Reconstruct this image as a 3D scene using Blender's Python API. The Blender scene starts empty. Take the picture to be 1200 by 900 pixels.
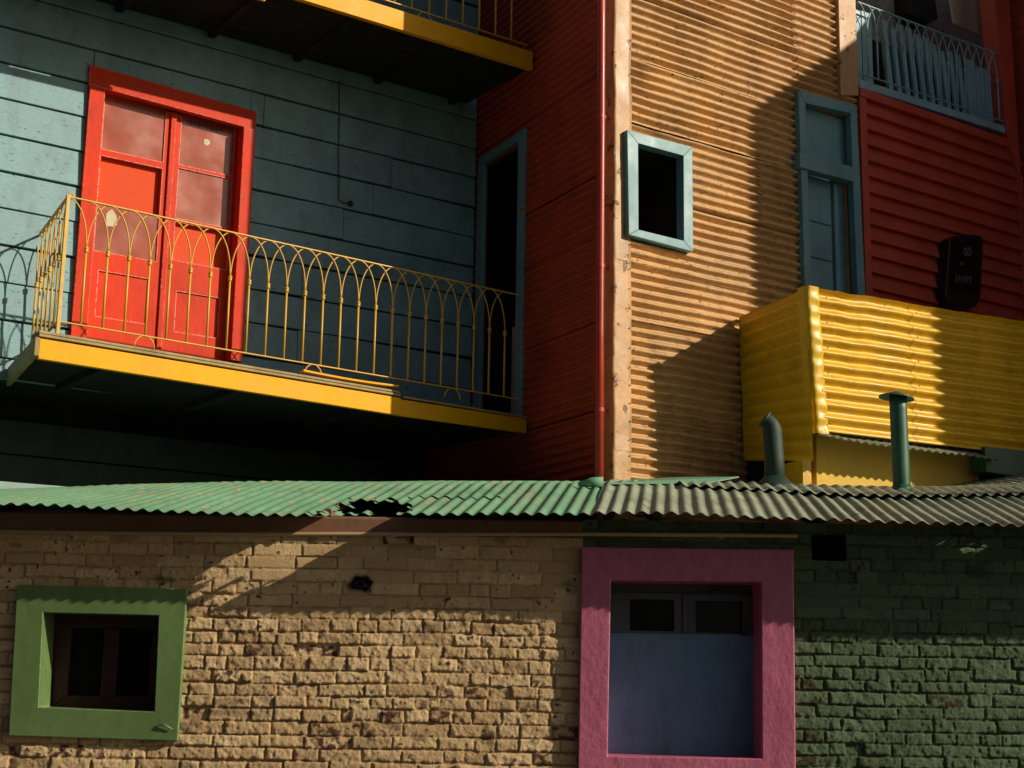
import bpy, math, random
import numpy as np
random.seed(7); RNG = np.random.default_rng(11)
V = lambda *a: np.array(a, float)
SC = bpy.context.scene
COL = SC.collection

# ------------------------------------------------------------------ camera geometry (used to survey true positions on known planes)
FPX = 1700.0; PIT = math.radians(11.3); ROL = math.radians(0.95); EYE = 1.6
_fw = V(0, math.cos(PIT), math.sin(PIT)); _r0 = V(1, 0, 0); _u0 = np.cross(_r0, _fw)
_r = _r0*math.cos(ROL) + _u0*math.sin(ROL); _u = -_r0*math.sin(ROL) + _u0*math.cos(ROL)
CAM = V(0, 0, EYE)
UP = V(0, 0, 1)

class Plane:
    """vertical plane: origin P, horizontal axis A, outward normal N"""
    def __init__(s, P, A, N): s.P, s.A, s.N = V(P[0], P[1], 0), A, N
    def at(s, u, z, o=0.0): return s.P + s.A*u + s.N*o + UP*z
    def px(s, x, y, o=0.0):
        d = _fw*FPX + _r*(x-600) - _u*(y-450)
        p = CAM + d*(((s.P + s.N*o - CAM) @ s.N)/(d @ s.N))
        return ((p - s.P) @ s.A, p[2])
    def pxs(s, pts, o=0.0): return [s.px(x, y, o) for x, y in pts]
    def world(s, x, y, o=0.0):
        u, z = s.px(x, y, o); return s.at(u, z, o)

def adir(deg):
    a = math.radians(deg); return V(math.cos(a), math.sin(a), 0), V(math.sin(a), -math.cos(a), 0)
U, N = adir(34.8)
Rr = V(math.sin(math.radians(28)), -math.cos(math.radians(28)), 0); Rn = V(Rr[1], -Rr[0], 0)
C = V(0.792, 10.8, 3.054)
TAN = Plane(C, U, N)
RET = Plane(C, Rr, Rn)
INN = C - Rr*2.50
TEAL = Plane(INN, U, N)
BAL = Plane(C - Rr*1.372, U, N)
BDEP = (BAL.P - TEAL.P) @ N                     # balcony depth
Uy, Ny = adir(26.3)
Sy = V(math.sin(math.radians(24)), -math.cos(math.radians(24)), 0); Sn = V(Sy[1], -Sy[0], 0)
YA = V(1.849, 11.535, 0); YC = V(2.238, 10.661, 0)
YF = Plane(YC, Uy, Ny); YS = Plane(YC, Sy, Sn)
BRK = Plane(V(0, 7.85, 0), V(1, 0, 0), V(0, -1, 0))
GAP = V(0, 0, 0)
WINGP = TAN.world(1189, 100); WING = Plane(WINGP, -N, Rn*0 - U)   # left-facing return of the red wing

# ------------------------------------------------------------------ noise
def vnoise(x, z, s, seed):
    g = np.random.default_rng(seed).random((256, 256))
    X = np.asarray(x)/s + 1000.37; Z = np.asarray(z)/s + 1000.91
    xi = np.floor(X).astype(int); zi = np.floor(Z).astype(int); fx = X-xi; fz = Z-zi
    fx = fx*fx*(3-2*fx); fz = fz*fz*(3-2*fz)
    a = g[xi % 256, zi % 256]; b = g[(xi+1) % 256, zi % 256]; c = g[xi % 256, (zi+1) % 256]; d = g[(xi+1) % 256, (zi+1) % 256]
    return (a*(1-fx)+b*fx)*(1-fz) + (c*(1-fx)+d*fx)*fz - .5
def fbm(x, z, s, seed, n=3):
    t = 0; a = 1.
    for k in range(n): t = t + a*vnoise(x, z, s/2**k, seed+k); a *= .5
    return t
def sstep(a, b, x):
    t = np.clip((x-a)/(b-a), 0, 1); return t*t*(3-2*t)

# ------------------------------------------------------------------ materials
def hexlin(h):
    out = []
    for i in (0, 2, 4):
        c = int(h[i:i+2], 16)/255
        out.append(c/12.92 if c <= .04045 else ((c+.055)/1.055)**2.4)
    return tuple(out)
class NT:
    def __init__(s, name):
        s.m = bpy.data.materials.new(name); s.m.use_nodes = True; s.t = s.m.node_tree; s.t.nodes.clear()
        s.out = s.n('ShaderNodeOutputMaterial'); s.b = s.n('ShaderNodeBsdfPrincipled'); s.l(s.b.outputs[0], s.out.inputs[0])
        s.tc = s.n('ShaderNodeTexCoord')
    def n(s, t, **k):
        o = s.t.nodes.new(t)
        for a, b in k.items(): setattr(o, a, b)
        return o
    def l(s, a, b): s.t.links.new(a, b)
    def noise(s, scale, detail=4, rough=.6, stretch=None, dist=0):
        nd = s.n('ShaderNodeTexNoise'); nd.inputs['Scale'].default_value = scale; nd.inputs['Detail'].default_value = detail
        nd.inputs['Roughness'].default_value = rough; nd.inputs['Distortion'].default_value = dist
        mp = s.n('ShaderNodeMapping')
        if stretch: mp.inputs['Scale'].default_value = stretch
        s.l(s.tc.outputs['Object'], mp.inputs[0]); s.l(mp.outputs[0], nd.inputs[0]); return nd.outputs[0]
    def ramp(s, src, a, b, lo=0., hi=1.):
        r = s.n('ShaderNodeMapRange'); r.inputs[1].default_value = a; r.inputs[2].default_value = b; r.inputs[3].default_value = lo; r.inputs[4].default_value = hi
        s.l(src, r.inputs[0]); return r.outputs[0]
    def mix(s, fac, a, b, mode='MIX'):
        m = s.n('ShaderNodeMix', data_type='RGBA', blend_type=mode)
        for i, v in ((0, fac), (6, a), (7, b)):
            if hasattr(v, 'links'): s.l(v, m.inputs[i])
            elif i == 0: m.inputs[0].default_value = v
            else: m.inputs[i].default_value = (*v, 1)
        return m.outputs[2]
    def math(s, op, a, b=0.):
        m = s.n('ShaderNodeMath', operation=op)
        for i, v in ((0, a), (1, b)):
            if hasattr(v, 'links'): s.l(v, m.inputs[i])
            else: m.inputs[i].default_value = v
        return m.outputs[0]
    def attr(s, name):
        a = s.n('ShaderNodeAttribute'); a.attribute_name = name; return a.outputs['Fac']
    def bump(s, h, strength, dist=.01):
        b = s.n('ShaderNodeBump'); b.inputs['Strength'].default_value = strength; b.inputs['Distance'].default_value = dist
        s.l(h, b.inputs['Height']); s.l(b.outputs[0], s.b.inputs['Normal'])
    def col(s, c): s.l(c, s.b.inputs['Base Color'])
    def rough(s, v):
        if hasattr(v, 'links'): s.l(v, s.b.inputs['Roughness'])
        else: s.b.inputs['Roughness'].default_value = v

def paint(name, c, dark=.7, rough=.5, chip=None, chip_at=.68, chip_scale=14, stretch=None, bump=.25, grain=None, metal=0, spec=.5, dirt=.0, dirtc=(.05, .04, .03), wear=None):
    """weathered paint: tone drift, optional chips to another colour, streaky dirt, brushed bump"""
    t = NT(name); c = V(*c)
    a = t.noise(2.3, 5, .65); b = t.noise(23, 4, .6, stretch)
    base = t.mix(t.ramp(a, .3, .7), tuple(c*dark), tuple(np.clip(c*1.1, 0, 1)))
    base = t.mix(t.ramp(b, .35, .7, 0, .45), base, tuple(c*dark*.85))
    if dirt:
        d = t.noise(5, 6, .7, (1, 1, .35))
        base = t.mix(t.ramp(d, .5, .72, 0, dirt), base, dirtc)
    h = b
    if chip is not None:
        ch = t.noise(chip_scale, 8, .72, stretch)
        f = t.ramp(ch, chip_at, chip_at+.03)
        base = t.mix(f, base, chip)
        h = t.math('SUBTRACT', t.math('MULTIPLY', b, .6), f)
    if wear:
        bv = t.n('ShaderNodeBevel', samples=4); bv.inputs[0].default_value = wear[1]; ge = t.n('ShaderNodeNewGeometry')
        dp = t.n('ShaderNodeVectorMath', operation='DOT_PRODUCT'); t.l(bv.outputs[0], dp.inputs[0]); t.l(ge.outputs['Normal'], dp.inputs[1])
        f = t.math('ADD', t.ramp(dp.outputs['Value'], .995, .85, 0, .30), t.noise(34, 6, .7)); base = t.mix(t.ramp(f, .70, .76), base, wear[0])
    t.col(base)
    t.rough(t.ramp(a, .3, .7, max(.05, rough-.1), min(1, rough+.14)))
    t.b.inputs['Metallic'].default_value = metal; t.b.inputs['Specular IOR Level'].default_value = spec
    if grain:
        g = t.noise(grain[0], 5, .65, grain[1]); h = t.math('ADD', h, t.math('MULTIPLY', g, grain[2]))
    t.bump(h, bump, .006)
    return t.m

WD = None
def build_materials():
    M = {}
    M['teal'] = paint('teal_board_paint', hexlin('84abb0'), .72, .6, chip=hexlin('3f5254'), chip_at=.615, chip_scale=16, stretch=(1, 1, 3.2), bump=.45, grain=(30, (.5, .5, 4), .7), dirt=.35)
    M['teal_shaded'] = paint('shaded_teal_board_paint', hexlin('49615f'), .65, .7, chip=hexlin('2c3a3a'), chip_at=.6, stretch=(1, 1, 3), bump=.4, dirt=.6)  # board paint darkened to stand in for shade below the balcony
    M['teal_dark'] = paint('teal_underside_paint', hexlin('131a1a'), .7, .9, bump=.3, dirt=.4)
    M['teal_trim'] = paint('blue_green_trim_paint', hexlin('6d9aa0'), .78, .5, chip=hexlin('3a4644'), chip_at=.72, bump=.3, dirt=.25)
    M['loggia_blue'] = paint('loggia_blue_paint', hexlin('93bcc2'), .78, .55, chip=hexlin('3a4a4c'), chip_at=.7, bump=.3, dirt=.3)
    M['flue_shaded_grime'] = paint('shaded_grimy_green_paint', hexlin('1f3a2c'), .6, .6, chip=hexlin('40301f'), chip_at=.66, bump=.3, dirt=.4)  # grimy flue green, darkened further to stand in for the enclosure's shade
    M['door_red'] = paint('door_red_paint', hexlin('d93c1a'), .8, .42, chip=hexlin('e0b090'), chip_at=.70, chip_scale=26, stretch=(1, 1, .4), bump=.4, spec=.1, dirt=.15, dirtc=(.2, .025, .008), wear=(hexlin('ecc9ae'), .014))
    M['panel_red'] = paint('door_panel_red_paint', hexlin('db4a15'), .88, .5, bump=.15, spec=.12)
    M['wall_red'] = paint('corrugated_red_paint', hexlin('b8422b'), .74, .6, chip=hexlin('4a1510'), chip_at=.67, bump=.3, dirt=.35)
    M['siding_red'] = paint('siding_red_paint', hexlin('c84b33'), .78, .55, chip=hexlin('5a1e16'), chip_at=.7, bump=.3, dirt=.25)
    M['pipe_red'] = paint('drainpipe_red_paint', hexlin('b0301f'), .75, .35, bump=.15, dirt=.2)
    M['tan'] = paint('tan_sheet_paint', hexlin('cfa36a'), .74, .6, chip=hexlin('7a522e'), chip_at=.60, chip_scale=18, stretch=(1, 1, 2), bump=.5, dirt=.5, dirtc=hexlin('6d4a2c'))
    M['tan_trim'] = paint('tan_flashing_paint', hexlin('c79a66'), .66, .5, chip=hexlin('70492a'), chip_at=.60, chip_scale=7, bump=.7, dirt=.5, dirtc=hexlin('6d4a2c'))
    M['yellow'] = paint('rail_yellow_paint', hexlin('dcac38'), .82, .42, chip=hexlin('6a4a14'), chip_at=.71, bump=.25, dirt=.2, dirtc=hexlin('6a4a10'))
    M['yellow_wood'] = paint('fascia_yellow_paint', hexlin('f2ab05'), .88, .5, spec=.2, chip=hexlin('8a6420'), chip_at=.715, chip_scale=9, stretch=(.6, .6, 3), bump=.3, dirt=.15, dirtc=hexlin('8a6410'))
    M['deck'] = paint('deck_board_wood', hexlin('b09a68'), .7, .75, bump=.4, dirt=.4)
    M['yellow_sheet'] = paint('yellow_sheet_paint', hexlin('e0b21a'), .80, .42, chip=hexlin('9a7420'), chip_at=.66, chip_scale=10, bump=.35, dirt=.4, dirtc=hexlin('86620f'))
    M['yellow_plaster'] = paint('yellow_plaster_paint', hexlin('dcb64e'), .85, .8, bump=.6, dirt=.2, dirtc=hexlin('9a7a30'))
    M['green_frame'] = paint('green_frame_paint', hexlin('648049'), .82, .5, chip=hexlin('93a873'), chip_at=.735, chip_scale=12, wear=(hexlin('9ab080'), .01), bump=.35, dirt=.2, dirtc=hexlin('2c4a20'))
    M['pink'] = paint('magenta_frame_paint', hexlin('b45f7a'), .82, .45, chip=hexlin('c58a9c'), chip_at=.75, chip_scale=15, wear=(hexlin('c98fa0'), .01), grain=(11, (1, 1, .6), 1.6), bump=.8, dirt=.2, dirtc=hexlin('5a1e34'))
    M['blue'] = paint('blue_shutter_paint', hexlin('5f89a8'), .82, .5, bump=.2, dirt=.5, dirtc=hexlin('33475e'))
    M['shutter_grey'] = paint('shutter_grey_paint', hexlin('4a535a'), .8, .55, bump=.2, dirt=.3)
    M['roof_mint'] = paint('mint_roof_paint', hexlin('6fa07c'), .72, .62, chip=hexlin('96906c'), chip_at=.575, chip_scale=6, bump=.4, dirt=.4, dirtc=hexlin('8d8562'))
    M['roof_grey'] = paint('weathered_roof_paint', hexlin('9aa48a'), .68, .55, chip=hexlin('5f5f45'), chip_at=.61, chip_scale=7, bump=.5, dirt=.6, dirtc=hexlin('3f402e'))
    M['flue'] = paint('flue_green_paint', hexlin('2f6049'), .75, .42, chip=hexlin('6b4a30'), chip_at=.73, bump=.25, dirt=.2)
    M['flue_dark'] = paint('flue_rust', hexlin('33302a'), .7, .6, bump=.3, dirt=.3)
    M['dark'] = paint('dark_interior', (.012, .011, .010), .8, .9, bump=.0)
    M['maroon'] = paint('maroon_casement_paint', hexlin('3c130f'), .8, .5, bump=.2)
    M['band'] = paint('eaves_band_plaster', hexlin('8a6046'), .75, .8, chip=hexlin('5a3a2c'), chip_at=.66, bump=.5, dirt=.3)
    M['band_green'] = paint('dark_green_band', hexlin('2a3328'), .8, .8, bump=.4, dirt=.3)
    M['conduit'] = paint('cream_conduit_paint', hexlin('b89a76'), .8, .6, bump=.2)
    M['cable'] = paint('black_cable', (.015, .015, .015), .8, .6)
    M['black'] = paint('black_housing', (.012, .014, .014), .7, .3, bump=.1)
    M['mark'] = paint('pale_lettering', (.13, .145, .14), .6, .6)
    M['speckle'] = paint('rough_render', hexlin('c4bbaa'), .55, .9, chip=hexlin('4e4a44'), chip_at=.56, chip_scale=60, bump=.8)
    M['ply'] = paint('beige_sheet', hexlin('a8937a'), .85, .7, bump=.2, dirt=.25)
    M['sheet'] = paint('propped_sheet', hexlin('d8c6a8'), .88, .7, bump=.2, dirt=.25)
    M['lit_patch_pale'] = paint('lit_patch_pale_paint', hexlin('b9d2c4'), .85, .5, bump=.3, dirt=.2)  # pale colour standing in for sunlight on the teal wall
    M['white'] = paint('pale_paper', hexlin('cfc3a4'), .85, .8)
    M['asphalt'] = paint('asphalt', (.05, .05, .05), .7, .9, bump=.5)
    M['pave'] = paint('pavement_concrete', (.14, .135, .12), .7, .9, bump=.4)
    # dusty glass: brownish film over a dark room
    t = NT('dusty_glass'); a = t.noise(3, 4, .55); g = t.noise(2.2, 3, .6)
    c = t.mix(t.ramp(a, .3, .75), hexlin('99452c'), hexlin('b2593a')); c = t.mix(t.ramp(g, .4, .62, 0, .4), c, hexlin('7d4a3a'))
    t.col(c); t.rough(t.ramp(a, .3, .7, .12, .3)); t.b.inputs['Specular IOR Level'].default_value = .6
    M['glass_dusty'] = t.m
    t = NT('dark_glass'); t.b.inputs['Base Color'].default_value = (.006, .006, .007, 1); t.rough(.2); t.b.inputs['Specular IOR Level'].default_value = .2; M['glass_dark'] = t.m
    # painted bricks: per-brick tone, worn-off paint, soot
    def brick(name, paint_c, worn, dark):
        t = NT(name); v = t.attr('tone'); ch = t.attr('chip'); mo = t.attr('joint'); so = t.attr('soot')
        p = V(*paint_c)
        a = t.noise(9, 6, .7); b = t.noise(60, 5, .7)
        c = t.mix(v, tuple(p*V(.66, .6, .54)), tuple(np.clip(p*1.12, 0, 1)))
        c = t.mix(t.ramp(a, .40, .62, 0, .6), c, tuple(p*V(.72, .66, .58)))
        c = t.mix(t.ramp(b, .5, .75, 0, .55), c, tuple(p*.55))
        c = t.mix(t.math('MULTIPLY', mo, .7), c, tuple(p*V(.5, .38, .29)))
        wn = t.mix(t.ramp(b, .4, .6), worn, tuple(V(*worn)*.45))
        c = t.mix(ch, c, wn); c = t.mix(so, c, dark)
        t.col(c); t.rough(.85); t.b.inputs['Specular IOR Level'].default_value = .25
        t.bump(t.math('ADD', b, t.math('MULTIPLY', t.noise(150, 4, .75), .9)), 1.0, .011)
        return t.m
    M['brick_cream'] = brick('cream_painted_brick', hexlin('e6c898'), hexlin('6e4a38'), hexlin('2e2621'))
    M['brick_green'] = brick('green_painted_brick', hexlin('607658'), hexlin('4a4428'), hexlin('171b13'))
    return M
M = build_materials()

# ------------------------------------------------------------------ mesh building
class MB:
    def __init__(s): s.v = []; s.f = []; s.n = 0
    def add(s, verts, faces):
        s.v.append(np.asarray(verts, float).reshape(-1, 3)); s.f += [tuple(i+s.n for i in f) for f in faces]; s.n += len(s.v[-1]); return s
    def prism(s, pl, pts, o0, o1):
        """polygon (u,z) on a plane, extruded from offset o0 to o1 along its normal"""
        n = len(pts); a = [pl.at(u, z, o0) for u, z in pts]; b = [pl.at(u, z, o1) for u, z in pts]
        return s.add(a+b, [tuple(range(n))[::-1], tuple(range(n, 2*n))] + [(i, (i+1) % n, n+(i+1) % n, n+i) for i in range(n)])
    def box(s, pl, u0, u1, z0, z1, o0, o1): return s.prism(pl, [(u0, z0), (u1, z0), (u1, z1), (u0, z1)], o0, o1)
    def bar(s, p, q, w, h, up=UP):
        p, q = V(*p), V(*q); d = q-p; d /= np.linalg.norm(d); a = np.cross(d, up); a /= np.linalg.norm(a); b = np.cross(a, d)
        c = [(-w/2, -h/2), (w/2, -h/2), (w/2, h/2), (-w/2, h/2)]
        return s.add([p+a*x+b*y for x, y in c]+[q+a*x+b*y for x, y in c], [(3, 2, 1, 0), (4, 5, 6, 7)]+[(i, (i+1) % 4, 4+(i+1) % 4, 4+i) for i in range(4)])
    def tube(s, pts, r, k=10, cap=True):
        pts = [V(*p) for p in pts]; n = len(pts); rs = r if hasattr(r, '__len__') else [r]*n; vs = []; ref = None
        for i, p in enumerate(pts):
            d = pts[min(i+1, n-1)]-pts[max(i-1, 0)]; d /= np.linalg.norm(d)
            if ref is None: ref = V(0, 0, 1) if abs(d[2]) < .9 else V(1, 0, 0)
            a = np.cross(d, ref); a /= np.linalg.norm(a); b = np.cross(a, d); ref = b if abs(d[2]) < .9 or True else ref
            vs += [p+rs[i]*(a*math.cos(2*math.pi*j/k)+b*math.sin(2*math.pi*j/k)) for j in range(k)]
        fs = [(i*k+j, i*k+(j+1) % k, (i+1)*k+(j+1) % k, (i+1)*k+j) for i in range(n-1) for j in range(k)]
        if cap: fs += [tuple(range(k))[::-1], tuple((n-1)*k+j for j in range(k))]
        return s.add(vs, fs)
    def lathe(s, base, prof, k=20):
        vs = []; n = len(prof)
        for rr, z in prof: vs += [V(base[0]+rr*math.cos(2*math.pi*j/k), base[1]+rr*math.sin(2*math.pi*j/k), base[2]+z) for j in range(k)]
        return s.add(vs, [(i*k+j, i*k+(j+1) % k, (i+1)*k+(j+1) % k, (i+1)*k+j) for i in range(n-1) for j in range(k)]+[tuple(range(k))[::-1], tuple((n-1)*k+j for j in range(k))])
    def grid(s, P, flip=False, mask=None):
        a, b = P.shape[:2]; idx = np.arange(a*b).reshape(a, b); fs = []
        for i in range(a-1):
            for j in range(b-1):
                if mask is not None and not mask[i, j]: continue
                q = (int(idx[i, j]), int(idx[i+1, j]), int(idx[i+1, j+1]), int(idx[i, j+1])); fs.append(q[::-1] if flip else q)
        return s.add(P.reshape(-1, 3), fs)
    def build(s, name, mat, parent=None, bevel=0., smooth=False, label=None, origin=None):
        o0 = V(0, 0, 0)
        if parent is not None:
            p = parent
            while p.parent: p = p.parent
            o0 = V(*p.location)
        if origin is not None: o0 = V(*origin)
        vs = np.concatenate(s.v)-o0
        me = bpy.data.meshes.new(name); me.from_pydata(vs.tolist(), [], s.f); me.update()
        me.materials.append(M[mat] if isinstance(mat, str) else mat)
        if smooth: me.polygons.foreach_set('use_smooth', [True]*len(me.polygons))
        ob = bpy.data.objects.new(name, me); COL.objects.link(ob)
        if parent is not None: ob.parent = parent
        elif origin is not None: ob.location = origin
        if bevel:
            m = ob.modifiers.new('soft_edges', 'BEVEL'); m.width = bevel; m.segments = 2; m.limit_method = 'ANGLE'; m.angle_limit = math.radians(40)
        if label: ob['label'] = label
        return ob

def thing(name, label, cat, loc=(0, 0, 0), group=None):
    o = bpy.data.objects.new(name, None); COL.objects.link(o); o.location = loc; o.empty_display_size = .2
    o['label'] = label; o['category'] = cat
    if group: o['group'] = group
    return o
def tag(o, label, cat, kind=None, group=None):
    o['label'] = label; o['category'] = cat
    if kind: o['kind'] = kind
    if group: o['group'] = group
    return o

def lerp2(q, a, b):
    """point at fractions (a across, b down) of a quad tl,tr,br,bl given as (u,z)"""
    tl, tr, br, bl = [V(*p) for p in q]
    return tuple((tl*(1-a)+tr*a)*(1-b)+(bl*(1-a)+br*a)*b)
def sub(q, a0, b0, a1, b1): return [lerp2(q, a0, b0), lerp2(q, a1, b0), lerp2(q, a1, b1), lerp2(q, a0, b1)]
def ccw(q): return [q[3], q[2], q[1], q[0]]      # tl,tr,br,bl -> bl,br,tr,tl
def ring(mb, pl, qo, qi, o0, o1):
    """picture-frame of four mitred boards"""
    for i in range(4):
        j = (i+1) % 4
        mb.prism(pl, [qo[j], qo[i], qi[i], qi[j]], o0, o1)

def ring1(mb, pl, qo, qi, o0, o1):
    """one-piece surround"""
    v = [pl.at(u, z, o) for o in (o0, o1) for q in (qo, qi) for u, z in q]; f = []
    for i in range(4):
        j = (i+1) % 4; f += [(8+j, 8+i, 12+i, 12+j), (i, j, 4+j, 4+i), (i, 8+i, 8+j, j), (4+i, 4+j, 12+j, 12+i)]
    return mb.add(v, f)

def walled(mb, pl, u0, u1, z0, z1, o0, o1, holes=()):
    """thick wall with rectangular openings"""
    us = sorted({u0, u1, *[h[0] for h in holes], *[h[1] for h in holes]}); zs = sorted({z0, z1, *[h[2] for h in holes], *[h[3] for h in holes]})
    us = [u for u in us if u0 <= u <= u1]; zs = [z for z in zs if z0 <= z <= z1]
    inh = lambda u, z: any(h[0] < u < h[1] and h[2] < z < h[3] for h in holes) or not (u0 < u < u1 and z0 < z < z1)
    q = lambda *p: mb.add(p, [(0, 1, 2, 3)])
    for a, b in zip(us, us[1:]):
        for c, d in zip(zs, zs[1:]):
            m = ((a+b)/2, (c+d)/2)
            if inh(*m): continue
            q(pl.at(a, c, o1), pl.at(b, c, o1), pl.at(b, d, o1), pl.at(a, d, o1)); q(pl.at(a, c, o0), pl.at(a, d, o0), pl.at(b, d, o0), pl.at(b, c, o0))
            e = 1e-3
            for (p1, p2, t) in (((a, c), (b, c), (m[0], c-e)), ((b, c), (b, d), (b+e, m[1])), ((b, d), (a, d), (m[0], d+e)), ((a, d), (a, c), (a-e, m[1]))):
                if inh(*t): q(pl.at(*p1, o0), pl.at(*p2, o0), pl.at(*p2, o1), pl.at(*p1, o1))
    return mb
def niche(mb, pl, u0, u1, z0, z1, o_front, depth):
    """five-sided dark room behind an opening"""
    f = [pl.at(u, z, o_front) for u, z in ((u0, z0), (u1, z0), (u1, z1), (u0, z1))]; b = [pl.at(u, z, o_front-depth) for u, z in ((u0, z0), (u1, z0), (u1, z1), (u0, z1))]
    return mb.add(f+b, [(4, 5, 6, 7)]+[(i, (i+1) % 4, 4+(i+1) % 4, 4+i) for i in range(4)])

def corr_h(mb, pl, u0, u1, z0, z1, off, pitch, amp, phase=0., tilt=0., holes=(), seed=1, dent=.004, du=.09, shear=0., spp=12):
    """sheet with horizontal corrugations standing on a plane; tilt leans its top back"""
    nu = max(2, int((u1-u0)/du)+1); nz = max(3, int((z1-z0)/pitch*spp)+1)
    u = np.linspace(u0, u1, nu); z = np.linspace(z0, z1, nz); UU, ZZ = np.meshgrid(u, z, indexing='ij')
    o = off+amp*np.sin(2*np.pi*(ZZ+.006*fbm(UU, ZZ*.3, .5, seed)+phase)/pitch)*(1+.35*vnoise(UU, ZZ, .4, seed+9))
    o = o - tilt*(ZZ-z0)/(z1-z0) + dent*2*fbm(UU, ZZ, .35, seed+3)
    zz = ZZ+shear*(UU-u0)+.006*fbm(UU, ZZ*0, .25, seed+5)*(1+0*ZZ)
    P = pl.P + UU[..., None]*pl.A + o[..., None]*pl.N + zz[..., None]*UP
    uc = (u[:-1]+u[1:])/2; zc = (z[:-1]+z[1:])/2; mask = np.ones((nu-1, nz-1), bool)
    for h in holes: mask &= ~((uc[:, None] > h[0]) & (uc[:, None] < h[1]) & (zc[None, :] > h[2]) & (zc[None, :] < h[3]))
    return mb.grid(P, False, mask)

# ------------------------------------------------------------------ world, sun, camera
SUN_AZ, SUN_EL = math.radians(17.5), math.radians(25.5)
tosun = V(math.cos(SUN_AZ)*math.cos(SUN_EL), -math.sin(SUN_AZ)*math.cos(SUN_EL), math.sin(SUN_EL))
w = bpy.data.worlds.new('World'); SC.world = w; w.use_nodes = True; wt = w.node_tree
sky = wt.nodes.new('ShaderNodeTexSky'); sky.sky_type = 'NISHITA'; sky.sun_disc = False; sky.sun_elevation = SUN_EL; sky.sun_rotation = math.atan2(tosun[0], tosun[1]); sky.dust_density = 2.0
bg = wt.nodes['Background']; wt.links.new(sky.outputs[0], bg.inputs[0]); bg.inputs[1].default_value = .05
sl = bpy.data.lights.new('sun', 'SUN'); sl.energy = 5.0; sl.angle = math.radians(.55); sl.color = (1, .89, .72)
so = bpy.data.objects.new('sun', sl); COL.objects.link(so)
from mathutils import Vector, Matrix
so.rotation_euler = Vector(tosun).to_track_quat('Z', 'Y').to_euler(); so.location = (8, -4, 12)
cd = bpy.data.cameras.new('camera'); cd.sensor_fit = 'HORIZONTAL'; cd.sensor_width = 36; cd.lens = 36*FPX/1200; cd.clip_end = 500; cd.clip_start = .05
co = bpy.data.objects.new('camera', cd); COL.objects.link(co)
mw = Matrix.Identity(4)
for i in range(3): mw[i][0], mw[i][1], mw[i][2], mw[i][3] = _r[i], _u[i], -_fw[i], CAM[i]
co.matrix_world = mw; SC.camera = co
SC.view_settings.view_transform = 'Standard'; SC.view_settings.look = 'None'; SC.view_settings.exposure = -0.05; SC.view_settings.gamma = 1

# ------------------------------------------------------------------ street
o = MB().add([(-120, -120, 0), (120, -120, 0), (120, 120, 0), (-120, 120, 0)], [(0, 1, 2, 3)]).build('ground', 'asphalt'); o['kind'] = 'structure'
o = MB().box(Plane((0, 6.4, 0), V(1, 0, 0), V(0, -1, 0)), -30, 30, -.05, .13, -1.6, 0).build('pavement', 'pave', bevel=.015); o['kind'] = 'structure'

OP = MB(); OPL = Plane((0, -5.6, 0), V(-1, 0, 0), V(0, 1, 0))  # unseen house added to block sky light and deepen the shade
walled(OP, OPL, -2.5, 22, 0, 11.5, -6, 0, [])
for k in range(7):
    OP.box(OPL, -1.5+k*3.2, -.1+k*3.2, 1.0, 3.2, 0, .06); OP.box(OPL, -1.5+k*3.2, -.1+k*3.2, 4.6, 6.8, 0, .06)
tag(OP.build('sky_block_house', 'ply', origin=(0, -5.6, 0)), 'unseen long three storey house added behind the viewer to block sky', 'house')
# ================================================================== low brick house
BH = thing('brick_house', 'low brick house painted cream and dark green under a corrugated roof', 'house', (0, 7.85, 0))
EAVE_Y0, EAVE_Z0 = 7.51, 2.405
PXL = BRK.px(682, 760)[0]                                   # where cream paint meets green
gq_o = BRK.pxs([(20, 685), (219, 690), (208, 868), (10, 862)], .05); gq_i = BRK.pxs([(50.5, 717.5), (186, 721), (181, 834), (45, 829)], .05)
pq_o = BRK.pxs([(682, 641), (930, 644), (933, 928), (677, 926)], .06); pq_i = BRK.pxs([(716, 680), (892, 682), (893, 889), (712, 886)], .06)
rect = lambda q: (max(q[0][0], q[3][0]), min(q[1][0], q[2][0]), max(q[2][1], q[3][1]), min(q[0][1], q[1][1]))
gmid = [tuple((V(*a)+V(*b))/2) for a, b in zip(gq_o, gq_i)]; pmid = [tuple((V(*a)+V(*b))/2) for a, b in zip(pq_o, pq_i)]
g_in = (gq_i[3][0], gq_i[1][0], gq_i[3][1], gq_i[0][1]); gh = (g_in[0]-.05, g_in[1]+.05, g_in[2]-.05, g_in[3]+.05)
p_in = (pq_i[3][0], pq_i[2][0], pq_i[3][1], pq_i[0][1]); ph = (p_in[0]-.05, p_in[1]+.05, p_in[2]-.05, p_in[3]+.05)
vq = BRK.pxs([(950, 626), (990, 626), (990, 657), (951, 657)]); vh = (vq[0][0], vq[1][0], vq[3][1], vq[0][1])
hx, hz = BRK.px(421, 684)

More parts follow.
